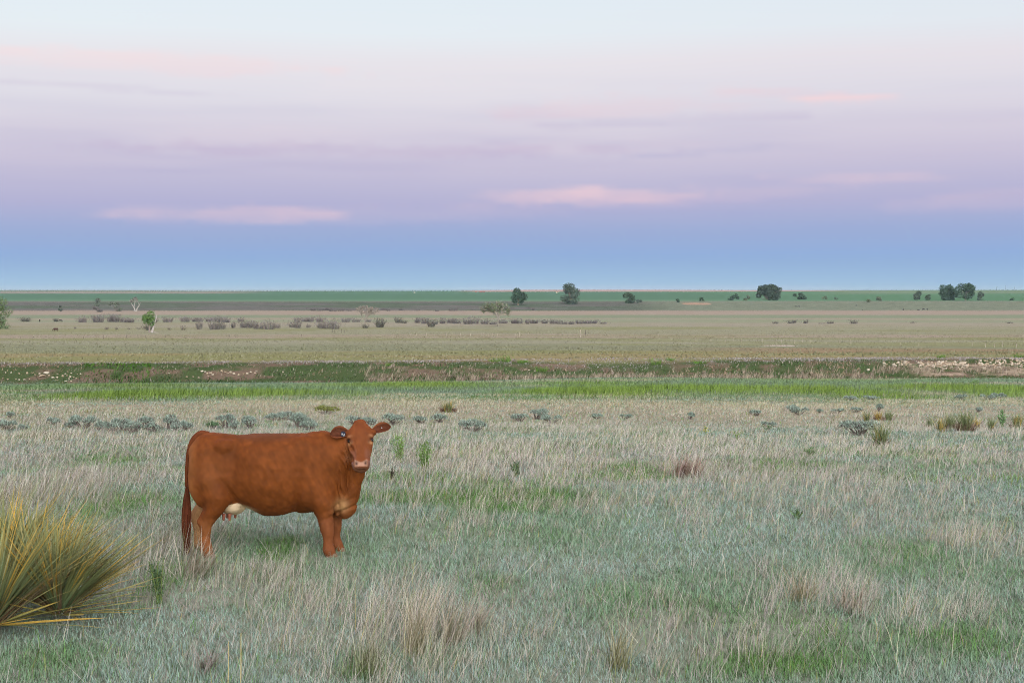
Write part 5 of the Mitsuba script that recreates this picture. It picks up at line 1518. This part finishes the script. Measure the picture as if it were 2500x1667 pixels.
FPR = [(1607, 823, 8), (1698, 832, 8), (1736, 835, 8), (1772, 835, 6), (1790, 834, 9), (1811, 836, 9), (1861, 836, 9), (1895, 837, 9), (1908, 838, 9), (1940, 839, 8), (1960, 837, 10), (1978, 838, 9), (2017, 840, 6), (2051, 838, 12), (2078, 840, 12), (2200, 844, 6), (2244, 845, 7), (2304, 846, 6), (2374, 845, 8), (2407, 848, 10), (2429, 849, 10), (2449, 848, 14), (2482, 848, 10)]
for i, (px, row, h) in enumerate(FPR): post(px, row, h, f'pale wooden fence post, {ordinal(i + 1)} from the left in the right part of the fence', r=.065)


# ------------------------------------------------------------------ farm buildings and poles on the skyline
def shed(px, y, w, h, d, wall, roof, text):
    x, y, z = on(px, y)
    s = y / F
    W, Hh = w * s, h * s
    k = thing('farm_shed', text, 'barn')
    scene[part(k, 'wall')] = mikit.ply(trimesh.creation.box((W, d, Hh)), wall, to_world=T().translate([x, y, z + Hh * .5 - .3]))
    v = np.array([(-W / 2 - .5, -d / 2 - .5, 0), (W / 2 + .5, -d / 2 - .5, 0), (W / 2 + .5, d / 2 + .5, 0), (-W / 2 - .5, d / 2 + .5, 0), (-W / 2 - .5, 0, Hh * .42), (W / 2 + .5, 0, Hh * .42)])
    f = np.array([(0, 1, 5), (0, 5, 4), (2, 3, 4), (2, 4, 5), (0, 4, 3), (1, 2, 5), (0, 3, 2), (0, 2, 1)])
    put(part(k, 'roof'), v + np.array([x, y, z + Hh - .28]), f, roof)
    dv = trimesh.creation.box((W * .2, .2, Hh * .7))
    scene[part(k, 'door')] = mikit.ply(dv, 'post_dark', to_world=T().translate([x + W * .15, y - d / 2 - .08, z + Hh * .33]))


scene['red_wall'], scene['red_roof'] = bs((.21, .085, .070)), bs((.26, .15, .13))
scene['tan_wall'] = bs((.44, .30, .23))
shed(1177, 2650, 13, 2.6, 9, 'red_wall', 'red_roof', 'long red-brown barn at the edge of the green field, left of the dark cottonwood')
shed(1162, 2680, 5, 2.2, 7, 'red_wall', 'tan_wall', 'small red-brown shed left of the long barn on the skyline')
shed(1360, 2650, 6, 3.0, 8, 'tan_wall', 'red_roof', 'small tan shed beside the tall grey-green cottonwood')
for px, w, t in ((1012, 3, 'tiny white tank in the green field left of the barn'), (1359, 2.4, 'tiny white tank in front of the small tan shed')):
    x, y, z = on(px, 2350)
    r = w * .5 * y / F
    v, f = tube([(x, y, z - .2), (x, y, z + r * 1.6), (x, y, z + r * 2.0)], [r, r, r * .2], 14)
    put(thing('tank', t, 'tank'), v, f, 'stone_2', smooth=40)
for i, (px, h) in enumerate([(2432, 11), (2453, 13), (2476, 9)]):
    x, y, z = on(px, 3000)
    s = y / F
    k = thing('utility_pole', f'thin utility pole on the skyline at the right, {ordinal(i + 1)} of three', 'utility pole', 'poles on the skyline')
    v, f = tube([(x, y, z - 1), (x, y, z + h * s)], [.20, .15], 6)
    put(part(k, 'pole'), v, f, 'post_dark')
    scene[part(k, 'crossarm')] = mikit.ply(trimesh.creation.box((2.6, .2, .25)), 'post_dark', to_world=T().translate([x, y - .3, z + h * s * .92]))

# ------------------------------------------------------------------ the evening haze over the plain
HAZE = 4.2e-5
scene['air'] = {'type': 'homogeneous', 'albedo': {'type': 'rgb', 'value': [.95, .95, .95]}, 'sigma_t': {'type': 'rgb', 'value': [HAZE * .75, HAZE, HAZE * 1.25]}}
scene['haze'] = {'type': 'cube', 'to_world': T().translate([0, 4550, 3.0]) @ T().scale([9300, 5060, 22.0]), 'bsdf': {'type': 'null'}, 'interior': {'type': 'ref', 'id': 'air'}}
scene['camera']['medium'] = {'type': 'ref', 'id': 'air'}
label('haze', 'thin blue evening haze lying over the whole plain', 'haze', kind='stuff')
